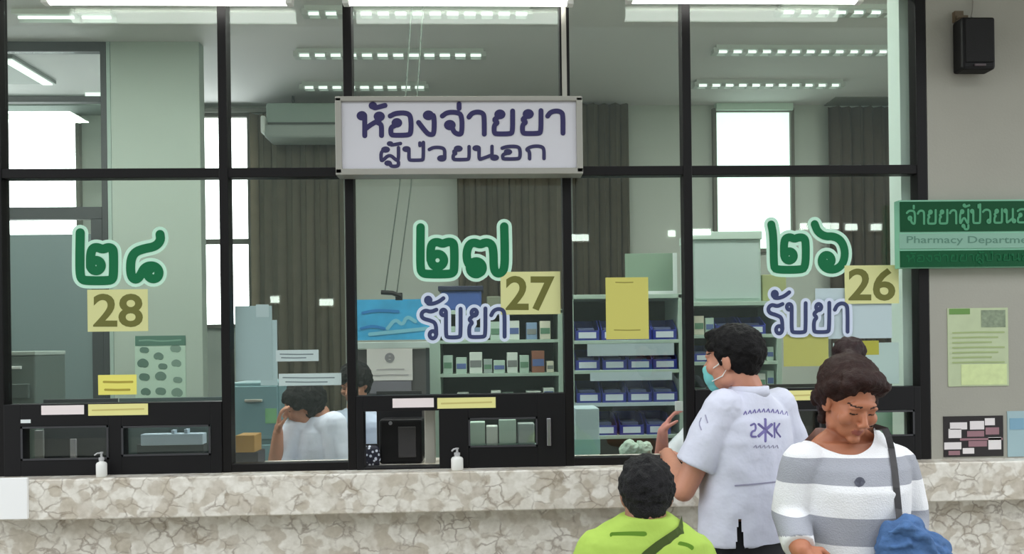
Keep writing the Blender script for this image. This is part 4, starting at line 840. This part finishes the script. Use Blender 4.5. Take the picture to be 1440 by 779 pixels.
# ---------------------------------------------------------------- the man in the white uniform shirt
Ym = -.66
def man():
    mx = at(1048, 640, Ym).x; yaw = R(206); B = bodyM((mx, Ym, 0), yaw); H = 1.64
    hc = at(1031, 506, Ym); hc.y = Ym + .0; Hm = headM(hc, R(230), R(6), 0)
    shl = at(1000, 566, Ym + .06); shr = at(1112, 572, Ym - .04); shl.y = tr(B, (.185, 0, 0)).y; shr.y = tr(B, (-.185, 0, 0)).y
    el = at(961, 690, shl.y + .02); el.y = shl.y + .02; wl = Vector((el.x + .07, -.2, 1.078)); er = shr + Vector((.09, .04, -.27)); wr = Vector((er.x - .05, -.22, 1.08))
    body = MB()
    add_head(body, Hm); nb = tr(B, (0, .015, 1.375)); body.chain([tr(Hm, (0, .02, -.05)), nb, tr(B, (0, .01, 1.3))], [.054, .056, .065])
    body.loft([(.76, .15, .1, 0, 0), (.86, .155, .105, 0, 0), (.98, .145, .1, 0, 0), (1.1, .155, .105, 0, 0), (1.22, .165, .105, 0, 0), (1.3, .15, .085, 0, 0), (1.345, .09, .06, 0, .01)], B)
    for s_, e_, w_, h_, pn, th in ((shl, el, wl, (.25, .9, -.1), (0, 0, -1), (1, 0, 0)), (shr, er, wr, (-.3, .9, -.1), (0, 0, -1), (-1, 0, 0))):
        mid = (e_ + w_) / 2; body.chain([tr(B, (.1 if s_ is shl else -.1, 0, 1.29)), s_, (s_ + e_) / 2, e_, e_ * .7 + w_ * .3, w_], [.055, .055, .047, .04, .041, .026])
        add_hand(body, w_, h_, pn, th, .35)
    hips = [tr(B, (.08, 0, .8)), tr(B, (-.08, 0, .8))]; feet = [tr(B, (.1, .0, 0)), tr(B, (-.11, .03, 0))]
    for h_, f in zip(hips, feet): k = (h_ + f) / 2 + tr(B, (0, -.02, 0)) - tr(B, (0, 0, 0)); k.z = .46; body.chain([h_, k, Vector((f.x, f.y, .06))], [.07, .05, .035])
    me = union(body, .0042, 4); o = link('person', me, [SKIN('man', (196, 138, 114)), M_lip, M_brow], None, False, (mx, Ym, 0)); paint_face(me, Matrix.Translation(-WORLDPOS[o.name]) @ Hm, lidded=False)
    tag(o, 'person in a white short sleeved uniform shirt and mask standing with back turned', 'person')
    hr = MB()
    add_hair(hr, Hm, 1.0, lambda c: c.z > .045 + (.055 if c.y < -.07 else 0) or (c.y > .018 and c.z > -.05) or (c.y > -.03 and c.z > .015), (.013, .018), 480, 1.04, .002)
    add_ell(hr, Hm, (0, .02, .048), (.077, .09, .08)); add_ell(hr, Hm, (0, -.05, .096), (.055, .045, .026)); add_ell(hr, Hm, (0, .056, -.02), (.06, .043, .05))
    for q in (-1, 1): add_ell(hr, Hm, (q * .073, -.018, .015), (.008, .012, .035))
    link('hair', union(hr, .005, 2, .5, .004, 60), mat('black_hair', (9, 7, 8), .6, bump=.3, bscale=200, spec=.2), o)
    # mask over nose, mouth and chin with an ear loop
    mk = MB(); add_ell(mk, Hm, (0, -.078, -.052), (.05, .038, .05)); add_ell(mk, Hm, (0, -.1, -.03), (.022, .022, .022)); add_ell(mk, Hm, (0, -.075, -.085), (.036, .03, .028))
    k = link('face_mask', union(mk, .004, 4), mat('teal_mask', (118, 196, 196), .8), o)
    lp_ = MB()
    for q in (-1, 1): lp_.tube([tr(Hm, (q * .05, -.07, -.03)), tr(Hm, (q * .074, -.03, -.014)), tr(Hm, (q * .08, .01, .018)), tr(Hm, (q * .078, .02, -.01)), tr(Hm, (q * .068, -.02, -.055)), tr(Hm, (q * .044, -.07, -.07))], .0022, 6)
    lp_.build('ear_loop', M_white, k)
    # shirt
    sh = MB(); hem = at(1040, 769, Ym - .12).z
    sh.loft([(hem, .198, .128, 0, .005), (.95, .19, .126, 0, .005), (1.1, .182, .124, 0, .004), (1.2, .188, .124, 0, .004), (1.27, .182, .112, 0, .005), (1.315, .145, .09, 0, .008), (1.35, .092, .074, 0, .014), (1.372, .068, .066, 0, .016)], B)
    for s_, e_ in ((shl, el), (shr, er)):
        d = (e_ - s_).normalized(); en = s_ + d * .235
        sh.chain([tr(B, (.09 if s_ is shl else -.09, 0, 1.27)), s_ + Vector((0, 0, -.005)), s_ + d * .1], [.075, .071, .068]); sh.tube([s_ + d * .05, en], [.07, .073], 20)
    sme = union(sh, .0055, 5, .5, .009, 8, 3)
    # vent at the back hem
    bm = bmesh.new(); bm.from_mesh(sme); vx = at(1038, 750, Ym - .13)
    kill = [f for f in bm.faces if (lambda c: c.y < Ym - .03 and c.z < hem + .105 and abs(c.x - vx.x) < .0035 + .012 * (hem + .105 - c.z) / .105)(f.calc_center_median())]
    bot = [f for f in bm.faces if f.calc_center_median().z < hem + .006 and f.normal.z < -.6]
    bmesh.ops.delete(bm, geom=list(set(kill + bot)), context='FACES'); bm.to_mesh(sme); bm.free(); bv = bvh_of(sme)
    for p in sme.polygons: p.use_smooth = True
    sho = link('shirt', sme, mat('white_uniform', (208, 210, 226), .8, bump=.35, bscale=14), o)
    co = MB(); rr = [(1.352, .072, .07, 0, .016), (1.392, .064, .066, 0, .02)]; co.loft([(1.35, .074, .074, 0, .016), (1.388, .066, .068, 0, .02), (1.39, .06, .062, 0, .02), (1.352, .066, .066, 0, .016)], B); co.build('collar', MATS['white_uniform'], sho, True)
    ink = mat('purple_ink', (112, 104, 160), .7); gi = mat('grey_ink_print', (150, 148, 172), .7); Yp = Ym - .5
    cx, cy = 1076, 605
    star = [[(cx, cy - 15), (cx, cy + 15)], [(cx - 9, cy - 8), (cx + 9, cy + 8)], [(cx - 9, cy + 8), (cx + 9, cy - 8)]]
    wrap_strokes('emblem', bv, star, 4.6, Yp, ink, sho)
    for q in ([(cx - 20, cy - 7), (cx - 14, cy - 10), (cx - 13, cy), (cx - 19, cy + 2), (cx - 20, cy + 9), (cx - 13, cy + 9)], [(cx + 20, cy - 9), (cx + 14, cy), (cx + 21, cy + 9)], [(cx + 13, cy - 10), (cx + 13, cy + 10)]): wrap_strokes('emblem', bv, [q], 3, Yp, ink, sho)
    wrap_strokes('lettering', bv, [[(cx - 30 + i * 6.4, cy - 21 - 5 * math.cos((i - 4.5) / 3.4)), (cx - 27.5 + i * 6.4, cy - 25.5 - 5 * math.cos((i - 4.3) / 3.4)), (cx - 26 + i * 6.4, cy - 20.5 - 5 * math.cos((i - 4) / 3.4))] for i in range(10)], 1.7, Yp, ink, sho, it=0)
    wrap_strokes('lettering', bv, [[(cx - 16 + i * 6, cy + 24), (cx - 13 + i * 6, cy + 21), (cx - 12 + i * 6, cy + 25)] for i in range(6)], 1.4, Yp, gi, sho, it=0)
    wrap_strokes('fold_line', bv, [[(1034, 683), (1060, 681), (1098, 677)]], 2.2, Yp, gi, sho)  # shade of a crease drawn as a grey stroke on the cloth
    wrap_strokes('shoulder_patch', bv, [[(986, 588), (983, 596), (986, 604)], [(992, 584), (995, 594)]], 2, Yp, gi, sho)
    tm = MB()
    tm.loft([(.72, .155, .108, 0, 0), (.8, .168, .112, 0, 0), (.92, .162, .108, 0, 0)], B)
    for h_, f in zip(hips, feet): k = (h_ + f) / 2; k.z = .46; tm.chain([Vector((h_.x, h_.y, .78)), k, Vector((f.x, f.y, .09))], [.098, .08, .07])
    link('trousers', union(tm, .007, 4, .5, .005, 8), mat('black_trousers', (24, 24, 30), .8), o)
    shoes(o, feet, yaw, mat('black_shoe', (20, 20, 22), .4))
man()

# ---------------------------------------------------------------- the woman in the striped sweater
def woman():
    Yw_ = -1.06; wx = at(1195, 700, Yw_).x; yaw = R(-6); B = bodyM((wx, Yw_, 0), yaw); feet = [tr(B, (.09, .02, 0)), tr(B, (-.08, -.02, 0))]
    fy = Yw_ - .03; hc = at(1194, 566, fy); hc.y = fy; Hm = headM(hc, R(5), R(24), R(3)); hs = .93
    shl = at(1260, 650, Yw_); shr = at(1130, 648, Yw_ - .02); shl.y = Yw_; shr.y = Yw_ - .02
    er = at(1110, 722, Yw_ - .02); er.y = Yw_ - .02; wr = at(1126, 774, Yw_ - .16); el = at(1279, 726, Yw_); el.y = Yw_; wl = at(1283, 800, Yw_ - .1)
    zn = tr(B, (0, 0, 0)); zc = lambda py, y=Yw_ - .1: Z(py, y, 1195)
    body = MB(); add_head(body, Hm, hs, True)
    nb = Vector((wx + .008, Yw_ + .03, zc(618))); body.chain([tr(Hm, (0, .03, -.05)), nb, nb + Vector((0, .01, -.06))], [.05, .054, .07])
    for q in (-1, 1): body.chain([nb + Vector((0, 0, .01)), nb + Vector((q * .065, .005, -.034)), nb + Vector((q * .115, .005, -.075))], [.042, .04, .036])
    zs = zc(628)
    body.loft([(.6, .16, .12, 0, 0), (.74, .165, .13, 0, 0), (.86, .15, .12, 0, 0), (1.0, .14, .105, 0, 0), (1.1, .15, .105, 0, 0), (1.18, .152, .085, 0, .01), (zs, .1, .06, 0, .02)], B)
    for s_, e_, w_, h_, pn, th in ((shl, el, wl, (-.1, -.5, -1), (-1, .2, 0), (0, -1, -.3)), (shr, er, wr, (.55, -.5, -.45), (.2, .6, -.6), (.3, -.5, .6))):
        body.chain([tr(B, (.08 if s_ is shl else -.08, .01, s_.z)), s_, (s_ + e_) / 2, e_, e_ * .6 + w_ * .4, w_], [.05, .05, .048, .042, .042, .029]); add_hand(body, w_, h_, pn, th, .6, .92)
    hips = [tr(B, (.085, 0, .68)), tr(B, (-.085, 0, .68))]
    for h_, f in zip(hips, feet): k = (h_ + f) / 2; k.z = .41; body.chain([h_, k, Vector((f.x, f.y, .06))], [.075, .05, .034])
    me = union(body, .0036, 3); o = link('person', me, [SKIN('woman', (176, 112, 82)), mat('lips_brown', (146, 78, 66), .5), M_brow], None, False, (wx, Yw_, 0)); paint_face(me, Matrix.Translation(-WORLDPOS[o.name]) @ Hm, hs)
    tag(o, 'person in a grey and white striped sweater with a hair bun looking down', 'person')
    hr = MB(); rng = random.Random(5)
    add_hair(hr, Hm, hs, lambda c: (c.y > -.055 and c.z > .06) or (c.y > .0 and c.z > -.02) or (c.y > .04 and c.z > -.05), (.016, .022), 560, 1.12, .004, rng)
    add_ell(hr, Hm, (0, .03, .058), (.092, .098, .088)); add_ell(hr, Hm, (0, -.028, .1), (.07, .056, .03))
    for q in (-1, 1):
        for k in range(7): add_ell(hr, Hm, (q * (.078 + .003 * math.sin(k * 2)), -.012 + .012 * k, .06 - .013 * k), (.015, .02, .026))
        add_ell(hr, Hm, (q * .056, -.055, .082), (.024, .02, .022), (0, q * .5, 0))
    for k in range(5): p = at(1156 + 2 * (k % 2), 560 + k * 7, Yw_ + .03); hr.ell(p, (.014, .02, .022), None, 2)
    hob = link('hair', union(hr, .005, 4, .5, .004, 70), mat('brown_hair', (36, 15, 10), .6, vary=.3, scale=60, bump=.3, bscale=220, spec=.25), o)
    bu = MB(); bc = at(1194, 492, Yw_ + .05); g = random.Random(2)
    for u in fib(50): r_ = g.uniform(.014, .02); bu.ell(bc + Vector((u.x * .036, u.y * .036, u.z * .026)), (r_, r_, r_), None, 2)
    bu.ell(bc, (.04, .04, .03)); bu.chain([bc + Vector((0, 0, -.01)), tr(Hm, (0, .05, .11))], [.03, .035]); link('hair_bun', union(bu, .005, 2, .5, .004, 60), mat('dark_brown_hair', (32, 12, 12), .55, vary=.3, scale=60, bump=.3, bscale=220, spec=.25), o)
    # sweater
    sw = MB(); hem = .78
    sw.loft([(hem, .188, .155, 0, 0), (.86, .178, .15, 0, -.004), (.94, .168, .14, 0, -.008), (1.02, .165, .138, 0, -.012), (1.1, .168, .138, 0, -.014), (1.16, .172, .12, 0, -.004), (zc(642), .158, .1, 0, .01), (zc(624), .118, .085, 0, .022), (zc(610), .09, .075, 0, .03), (zc(598), .074, .066, 0, .034)], B)
    for q in (-1, 1): sw.chain([nb + Vector((0, .004, .004)), nb + Vector((q * .065, .005, -.034)), nb + Vector((q * .115, .005, -.075))], [.05, .056, .054])
    for s_, e_, w_ in ((shl, el, wl), (shr, er, wr)):
        cu = e_ * .1 + w_ * .9 if s_ is shr else w_
        sw.chain([tr(B, (.08 if s_ is shl else -.08, .01, s_.z - .01)), s_ + Vector((0, 0, -.008)), (s_ + e_) / 2, e_], [.066, .064, .062, .057]); sw.tube([e_, cu], [.056, .047], 20)
    sme = union(sw, .005, 5, .5, .006, 8, 8)
    # wide scoop neckline: remove the cloth over the chest and the neck
    bm = bmesh.new(); bm.from_mesh(sme); nc = at(1204, 600, Yw_ - .12)
    def scoop(c):
        if c.z > zc(601, c.y): return True
        return c.y < Yw_ + .06 and ((c.x - nc.x) / .1) ** 2 + ((c.z - zc(598, c.y)) / (.09)) ** 2 < 1
    bmesh.ops.delete(bm, geom=[f for f in bm.faces if scoop(f.calc_center_median())], context='FACES')
    bmesh.ops.delete(bm, geom=[v for v in bm.verts if not v.link_faces], context='VERTS')
    for _ in range(14):
        nw = {}
        for v in bm.verts:
            q = [ed.other_vert(v) for ed in v.link_edges if ed.is_boundary]
            if len(q) == 2: nw[v] = (v.co * 2 + q[0].co + q[1].co) / 4
        for v, c in nw.items(): v.co = c
    bm.to_mesh(sme); bm.free()
    for p in sme.polygons: p.use_smooth = True
    bv = bvh_of(sme)
    # stripes knitted into the sweater: its own bands by height along the garment
    m = mat('striped_knit', (232, 232, 236), .9, bump=.25, bscale=220); nt = m.node_tree; N = nt.nodes; L = nt.links
    geo = N.new('ShaderNodeTexCoord'); sx = N.new('ShaderNodeSeparateXYZ'); L.new(geo.outputs['Object'], sx.inputs[0])
    mr = N.new('ShaderNodeMapRange'); z0, z1 = hem, zc(600); mr.inputs['From Min'].default_value = z0; mr.inputs['From Max'].default_value = z1; L.new(sx.outputs['Z'], mr.inputs[0])
    cr = N.new('ShaderNodeValToRGB'); cr.color_ramp.interpolation = 'CONSTANT'; e = cr.color_ramp.elements; wc, gc = lin((232, 232, 235)), lin((158, 160, 169))
    f = lambda py: (zc(py, Yw_ - .13) - z0) / (z1 - z0)
    e[0].color = gc; e[0].position = 0; e[1].color = wc; e[1].position = max(.001, f(769 + 36))
    for pos, c_ in ((f(768), gc), (f(729), wc), (f(684), gc), (f(648), wc)): q = e.new(pos); q.color = c_
    L.new(mr.outputs[0], cr.inputs[0]); L.new(cr.outputs[0], N['Principled BSDF'].inputs['Base Color'])
    for p in sme.polygons:
        if p.center.x < X(1142, Yw_ - .1, 760) and p.center.z < zc(752, p.center.y): p.material_index = 1
    so = link('sweater', sme, [m, mat('white_cuff_knit', (232, 232, 235), .9)], o)
    Yp = Yw_ - .5; wrap_strokes('round_motif', bv, [loop(1209, 678, 4.5, 0, 1), [(1204, 678), (1214, 678)]], 6, Yp, mat('motif_grey', (88, 90, 104), .7), so)
    # jeans and shoes
    jm = MB(); jm.loft([(.58, .16, .125, 0, 0), (.7, .172, .14, 0, 0), (.83, .165, .135, 0, 0)], B)
    for h_, f_ in zip(hips, feet): k = (h_ + f_) / 2; k.z = .41; jm.chain([h_ + Vector((0, 0, -.02)), k, Vector((f_.x, f_.y, .09))], [.1, .076, .062])
    link('jeans', union(jm, .007, 4, .5, .005, 8), mat('dark_jeans', (52, 62, 92), .9), o); shoes(o, feet, yaw, mat('brown_sandal', (86, 62, 50), .6))
    # shoulder strap and the blue bag
    bag = empty('shoulder_bag', (at(1292, 760, Yw_ - .05).x, Yw_ - .08, .66)); tag(bag, 'slouchy blue denim bag on a dark strap at the side of the woman', 'bag')
    bc = at(1290, 772, Yw_ - .1); mb = MB(); P = lambda px, py, dy=0: at(px, py, Yw_ - .1 + dy)
    for px, py, r_ in ((1262, 752, .04), (1280, 745, .042), (1256, 772, .05), (1300, 764, .05), (1318, 780, .05), (1280, 790, .085), (1300, 815, .1), (1270, 815, .09), (1330, 797, .042), (1250, 795, .05)): mb.ell(P(px, py, -.09), (r_, r_ * .8, r_ * .95), None, 3)
    for k, (q0, q1, q2) in enumerate((((1250, 748), (1274, 738), (1300, 752)), ((1262, 742), (1298, 756), (1322, 778)), ((1252, 768), (1278, 766), (1300, 786)), ((1270, 756), (1306, 774), (1330, 800)), ((1250, 782), (1272, 786), (1290, 800)))):
        mb.chain([P(*q0, -.12), P(*q1, -.135), P(*q2, -.125)], [.008, .015, .009], n=10)
    bme = union(mb, .0045, 3, .5, .014, 24, 4)
    link('bag_body', bme, mat('denim_blue', (66, 98, 142), .85, vary=.3, scale=16, bump=.6, bscale=30), bag)
    pts = [(1243, 603), (1248, 614), (1252, 630), (1256, 655), (1259, 685), (1262, 715), (1266, 742)]; hp = []
    for p in pts:
        a = at(p[0], p[1], Yp); d = (a - CAM).normalized(); h = bv.ray_cast(CAM, d, 5); hp.append((h[0] if h[0] is not None else at(p[0], p[1], Yw_ - .08)) + Vector((0, -.006, 0)))
    hp = [hp[0] + Vector((0, .07, .0))] + hp; hp[-1] = P(1266, 746, -.1)
    bm = bmesh.new()
    for s_ in (0,): ribbon(bm, hp, .021, 0)
    bmesh.ops.solidify(bm, geom=bm.faces[:], thickness=-.003); sm = bpy.data.meshes.new('strap'); bm.to_mesh(sm); bm.free(); link('strap', sm, mat('strap_dark_grey', (100, 98, 100), .7), bag)
woman()

# ---------------------------------------------------------------- seated people
def chair(x, y, yaw, m, label, name='waiting_chair'):
    o = empty(name, (x, y, 0)); tag(o, label, 'chair'); M = bodyM((x, y, 0), yaw)
    def rb(a, b, n, mm, bev=.012):
        mb = MB(); mb.box(a, b, bev); bmesh.ops.transform(mb.bm, matrix=M, verts=mb.bm.verts); mb.build(n, mm, o)
    rb((-.21, -.22, .36), (.21, .2, .395), 'seat', m)
    rb((-.21, .2, .5), (.21, .225, .665), 'backrest', m)
    for a in (-.18, .18):
        rb((a - .012, .19, .36), (a + .012, .214, .6), 'back_post', MATS['steel'], .003)
        for b in (-.19, .17): rb((a - .013, b - .013, 0), (a + .013, b + .013, .36), 'leg', MATS['steel'], .003)
def sitter(name_, hc, hyaw, nod, tilt, B, zsh, sh, arms, skin, hs=1.0, base=None, legs=True, w=1.0, lean=0, seat=.5):
    """one seated body in its frame B; returns the person and the torso rings used for the clothes"""
    Hm = headM(hc, hyaw, nod, tilt); body = MB(); add_head(body, Hm, hs)
    body.chain([tr(Hm, (0, .025, -.05)), tr(B, (0, .015 + lean, zsh + .05)), tr(B, (0, .01 + lean, zsh - .04))], [.052 * w, .056 * w, .068 * w])
    L = zsh - seat; rings = [(seat - .04, .165 * w, .12, 0, 0), (seat + L * .2, .155 * w, .115, 0, lean * .2), (seat + L * .5, .148 * w, .108, 0, lean * .5), (seat + L * .8, .158 * w, .105, 0, lean * .8), (zsh - .03, .15 * w, .085, 0, lean), (zsh + .02, .085 * w, .06, 0, lean)]
    body.loft(rings, B)
    for s_, e_, w_, h_, pn, th, cu in arms: body.chain([(s_ * .5 + tr(B, (0, lean, zsh - .03)) * .5), s_, (s_ + e_) / 2, e_, e_ * .65 + w_ * .35, w_], [.052, .05, .045, .039, .04, .026]); add_hand(body, w_, h_, pn, th, cu, .95)
    leg = []
    for q in (-1, 1):
        a, k, f = tr(B, (q * .09, -.02, seat)), tr(B, (q * .11, -.42, seat)), tr(B, (q * .11, -.4, .07)); leg.append((a, k, f)); body.chain([a, k, f], [.075, .052, .036])
    me = union(body, .0045, 4); o = link('person', me, [skin, M_lip, M_brow], None, False, base); paint_face(me, Matrix.Translation(-WORLDPOS[o.name]) @ Hm, hs)
    return o, Hm, leg
def seat_shirt(B, zsh, seat, w, lean, arms, sleeve, m, parent, wob=.007, name='shirt', grow=1.0, cut=None):
    sh = MB(); L = zsh - seat
    sh.loft([(seat - .05, .185 * w, .14, 0, 0), (seat + L * .2, .182 * w, .138, 0, lean * .2), (seat + L * .5, .172 * w, .128, 0, lean * .5), (seat + L * .8, .18 * w, .125, 0, lean * .8), (zsh - .035, .17 * w, .105, 0, lean), (zsh + .012, .115 * w, .08, 0, lean + .005), (zsh + .038, .072 * w, .068, 0, lean + .01)], B)
    for s_, e_, w_, *_r in arms:
        d = (e_ - s_).normalized(); sh.chain([(s_ * .5 + tr(B, (0, lean, zsh - .045)) * .5), s_, s_ + d * .1], [.07, .066, .064]); sh.tube([s_ + d * .04, s_ + d * sleeve], [.066, .068], 20)
    me = union(sh, .0055, 5, .5, wob, 7, 5); bv = bvh_of(me); return link(name, me, m, parent), bv
def seat_trousers(leg, m, parent, B, seat):
    t = MB(); t.loft([(seat - .05, .17, .13, 0, 0), (seat + .08, .165, .125, 0, 0)], B)
    for a, k, f in leg: t.chain([a, k, f + Vector((0, 0, .02))], [.092, .074, .06])
    link('trousers', union(t, .008, 3), m, parent)
# the person in the lime shirt, seen from behind
Yc = -1.22; sx = at(908, 760, Yc).x; B1 = bodyM((sx, Yc, 0), R(180 - 6))
hc = at(909, 697, Yc + .02); hc.y = Yc + .02; zs = Z(748, Yc - .05, 908) 
a1 = [at(842, 775, Yc), at(815, 850, Yc), at(835, 900, Yc + .2)]; a2 = [at(975, 778, Yc), at(1003, 850, Yc), at(985, 900, Yc + .2)]
arms = [(a1[0], a1[1], a1[2], (.2, .9, -.1), (0, 0, -1), (1, 0, 0), .3), (a2[0], a2[1], a2[2], (-.2, .9, -.1), (0, 0, -1), (-1, 0, 0), .3)]
o, Hm, leg = sitter('seated', hc, R(170), R(12), 0, B1, zs, None, arms, SKIN('elder', (150, 106, 84)), .88, (sx, Yc, 0), True, 1.04, -.01)
tag(o, 'person in a lime green shirt seated with the back turned in front of the ledge', 'person')
hr = MB(); rng = random.Random(9)
add_hair(hr, Hm, .88, lambda c: (c.z > .035 and c.y > -.07) or (c.y > .0 and c.z > -.05), (.012, .017), 700, 1.05, .004, rng); add_ell(hr, Hm, (0, .02, .036), (.068, .082, .075)); add_ell(hr, Hm, (0, .045, -.03), (.056, .044, .045))
hme = union(hr, .004, 2, .5, .004, 75)
link('hair', hme, mat('greying_black_hair', (24, 23, 25), .6, vary=.5, scale=22, bump=.6, bscale=320, spec=.25), o)
sho, bv = seat_shirt(B1, zs, .5, 1.04, -.01, arms, .26, mat('lime_shirt', (160, 188, 78), .8, bump=.25, bscale=16), o)
di = mat('dark_lime_print', (96, 140, 34), .8); Yp = Yc - .5
wrap_strokes('printed_bar', bv, [[(861, 752), (885, 751), (906, 751)], [(957, 765), (966, 767), (972, 770)]], 8, Yp, di, sho)
link_m = mat('olive_strap', (92, 112, 54), .75)
stp = empty('bag_strap', at(930, 779, Yc - .13)); tag(stp, 'olive shoulder strap crossing the back of the lime shirt', 'strap')
pts = [(958, 745), (952, 750), (940, 758), (925, 768), (910, 780), (895, 795), (878, 815), (860, 840)]; hp = skin_of(bv, [at(a, b, Yp) for a, b in pts], Vector((0, 1, 0)), .005)
hp = [hp[0] + Vector((.02, .11, -.005)), hp[0] + Vector((.012, .05, .016))] + hp
bm = bmesh.new(); ribbon(bm, hp, .026, 0); bmesh.ops.solidify(bm, geom=bm.faces[:], thickness=-.003); sm = bpy.data.meshes.new('strap_band'); bm.to_mesh(sm); bm.free(); link('strap_band', sm, link_m, stp)
e = hp[-1]; MB().loft([(e.z - .14, .09, .04, e.x - .1, e.y - .06), (e.z - .07, .1, .05, e.x - .09, e.y - .06), (e.z, .08, .03, e.x - .06, e.y - .04)]).build('bag_pouch', mat('olive_bag', (84, 100, 52), .8), stp, True)
seat_trousers(leg, mat('brown_trousers', (70, 60, 54), .9), o, B1, .5); shoes(o, [(l[2].x, l[2].y + .03) for l in leg], R(174), mat('grey_shoe', (66, 66, 70), .6))
chair(sx, Yc, R(174), mat('grey_chair_plastic', (120, 124, 132), .5), 'grey waiting chair under the person in the lime shirt')

# staff behind the glass
def stool(x, y, z, label):
    o = empty('office_stool', (x, y, 0)); tag(o, label, 'stool', 'stools of the staff'); MB().lathe((x, y, 0), [(.17, z - .06), (.19, z - .045), (.19, z - .01), (.17, z)], 24).build('seat', M_black, o, True)
    MB().lathe((x, y, 0), [(.24, 0), (.24, .02), (.04, .05), (.025, .07), (.025, z - .06)], 20).build('pedestal', MATS['steel'], o, True)
def staff(px, py, Y, hyaw, nod, byaw, shl, shr, arms, label, skin, zs_px, shirt, hs=.98, w=.95, lean=0, hair_keep=None, tilt=0, dx=0):
    hc = at(px, py, Y); hc.y = Y; zsh = Z(zs_px, Y, px); x = (shl.x + shr.x) / 2; B = bodyM((x, Y + .02, 0), byaw); seat = zsh - .6
    o, Hm, leg = sitter('staff', hc, hyaw, nod, tilt, B, zsh, None, arms, skin, hs, (x, Y + .02, 0), True, w, lean, seat)
    tag(o, label, 'person'); hr = MB()
    add_hair(hr, Hm, hs, lambda c: (c.z > .045 and c.y > -.075) or (c.y > .0 and c.z > -.07) or (c.y > -.04 and c.z > .02), (.017, .024), 420, 1.07, .004); add_ell(hr, Hm, (0, .022, .045), (.08, .094, .083)); add_ell(hr, Hm, (0, .06, -.03), (.062, .05, .06))
    link('hair', union(hr, .0055, 2, .5, .004, 50), mat('staff_black_hair', (11, 9, 10), .6, bump=.4, bscale=160, spec=.2), o)
    s_, bv = seat_shirt(B, zsh, seat, w, lean, arms, .24, shirt, o); seat_trousers(leg, mat('navy_trousers', (34, 38, 56), .9), o, B, seat); shoes(o, [(l[2].x, l[2].y) for l in leg], byaw, MATS['black_shoe'])
    stool(x, Y + .02, seat - .12, 'black office stool ' + {390: 'under the staff person touching the cheek', 498: 'under the staff person behind the dark mullion'}.get(dx, 'under the staff person hidden by the man'))
    return o
M_pale_uni = mat('pale_blue_uniform', (224, 230, 246), .8, bump=.3, bscale=14); M_grey_uni = mat('grey_blue_uniform', (186, 200, 220), .8, bump=.3, bscale=14)
Y1 = .62; s1, s2 = at(470, 596, Y1 - .1), at(416, 602, Y1 + .0)
ar = [(s1, at(480, 690, Y1 - .12), at(430, 712, Y1 - .25), (-.6, -.6, 0), (0, 0, -1), (-.3, -.6, 0), .4), (s2, at(386, 672, Y1 - .1), at(391, 608, Y1 - .12), (.1, .0, 1), (1, .2, 0), (.2, -1, 0), .55)]
staff(427, 571, Y1, R(-62), R(14), R(-40), s1, s2, ar, 'person in a pale uniform resting the cheek on one hand behind the narrow left pane', SKIN('staff', (176, 124, 100)), 596, M_pale_uni, .98, .95, 0, None, R(8), 390)
Y2 = 1.12; s1, s2 = at(524, 600, Y2 - .03), at(478, 592, Y2)
ar = [(s1, at(530, 680, Y2 - .05), at(520, 700, Y2 - .28), (-.1, -1, 0), (0, 0, -1), (-1, 0, 0), .4), (s2, at(470, 690, Y2 + .03), at(490, 720, Y2 - .2), (.3, -1, 0), (0, 0, -1), (1, 0, 0), .4)]
staff(500, 541, Y2, R(-20), R(16), R(35), s1, s2, ar, 'person in a grey blue uniform mostly behind the mullion left of the open hatch', SKIN('staff', (176, 124, 100)), 583, M_grey_uni, .98, .95, 0, None, 0, 498)
Y3 = .76; s1, s2 = at(1052, 612, Y3), at(972, 612, Y3)
ar = [(s1, at(1064, 700, Y3), at(1040, 716, Y3 - .25), (-.4, -1, 0), (0, 0, -1), (-1, 0, 0), .4), (s2, at(929, 668, Y3 - .2), at(932, 606, Y3 - .32), (.55, -.1, 1), (.9, -.2, -.5), (-.3, -.9, .2), .45)]
o = staff(1016, 560, Y3, R(-15), R(12), R(0), s1, s2, ar, 'person in white uniform mostly hidden by the standing man, one hand raised', SKIN('hand', (206, 136, 126)), 590, mat('staff_white_uniform', (200, 204, 212), .8), .95, .95, 0, None, 0, 1000)
wp = at(955, 571, Y3 - .36); sl = MB().box(wp + Vector((-.022, -.003, -.025)), wp + Vector((.022, .003, .025)), .002).build('paper_slip', M_paper); tag(sl, 'small white paper slip held up by the raised hand beside the bins', 'paper')

mb = MB().ell((X(896, .6, 630), .62, .93), (.085, .06, .068)).ell((X(885, .6, 630), .6, .985), (.05, .05, .045)).ell((X(905, .6, 625), .6, .98), (.045, .04, .045)); me = union(mb, .006, 2, .5, .016, 34, 2)
for v in me.vertices: v.co.z = max(v.co.z, .8625)
o = link('plastic_bag', me, mat('mint_plastic_bag', (168, 192, 176), .5, bump=.6, bscale=30))
tag(o, 'crumpled mint plastic bag under the bins behind the seated person', 'bag')
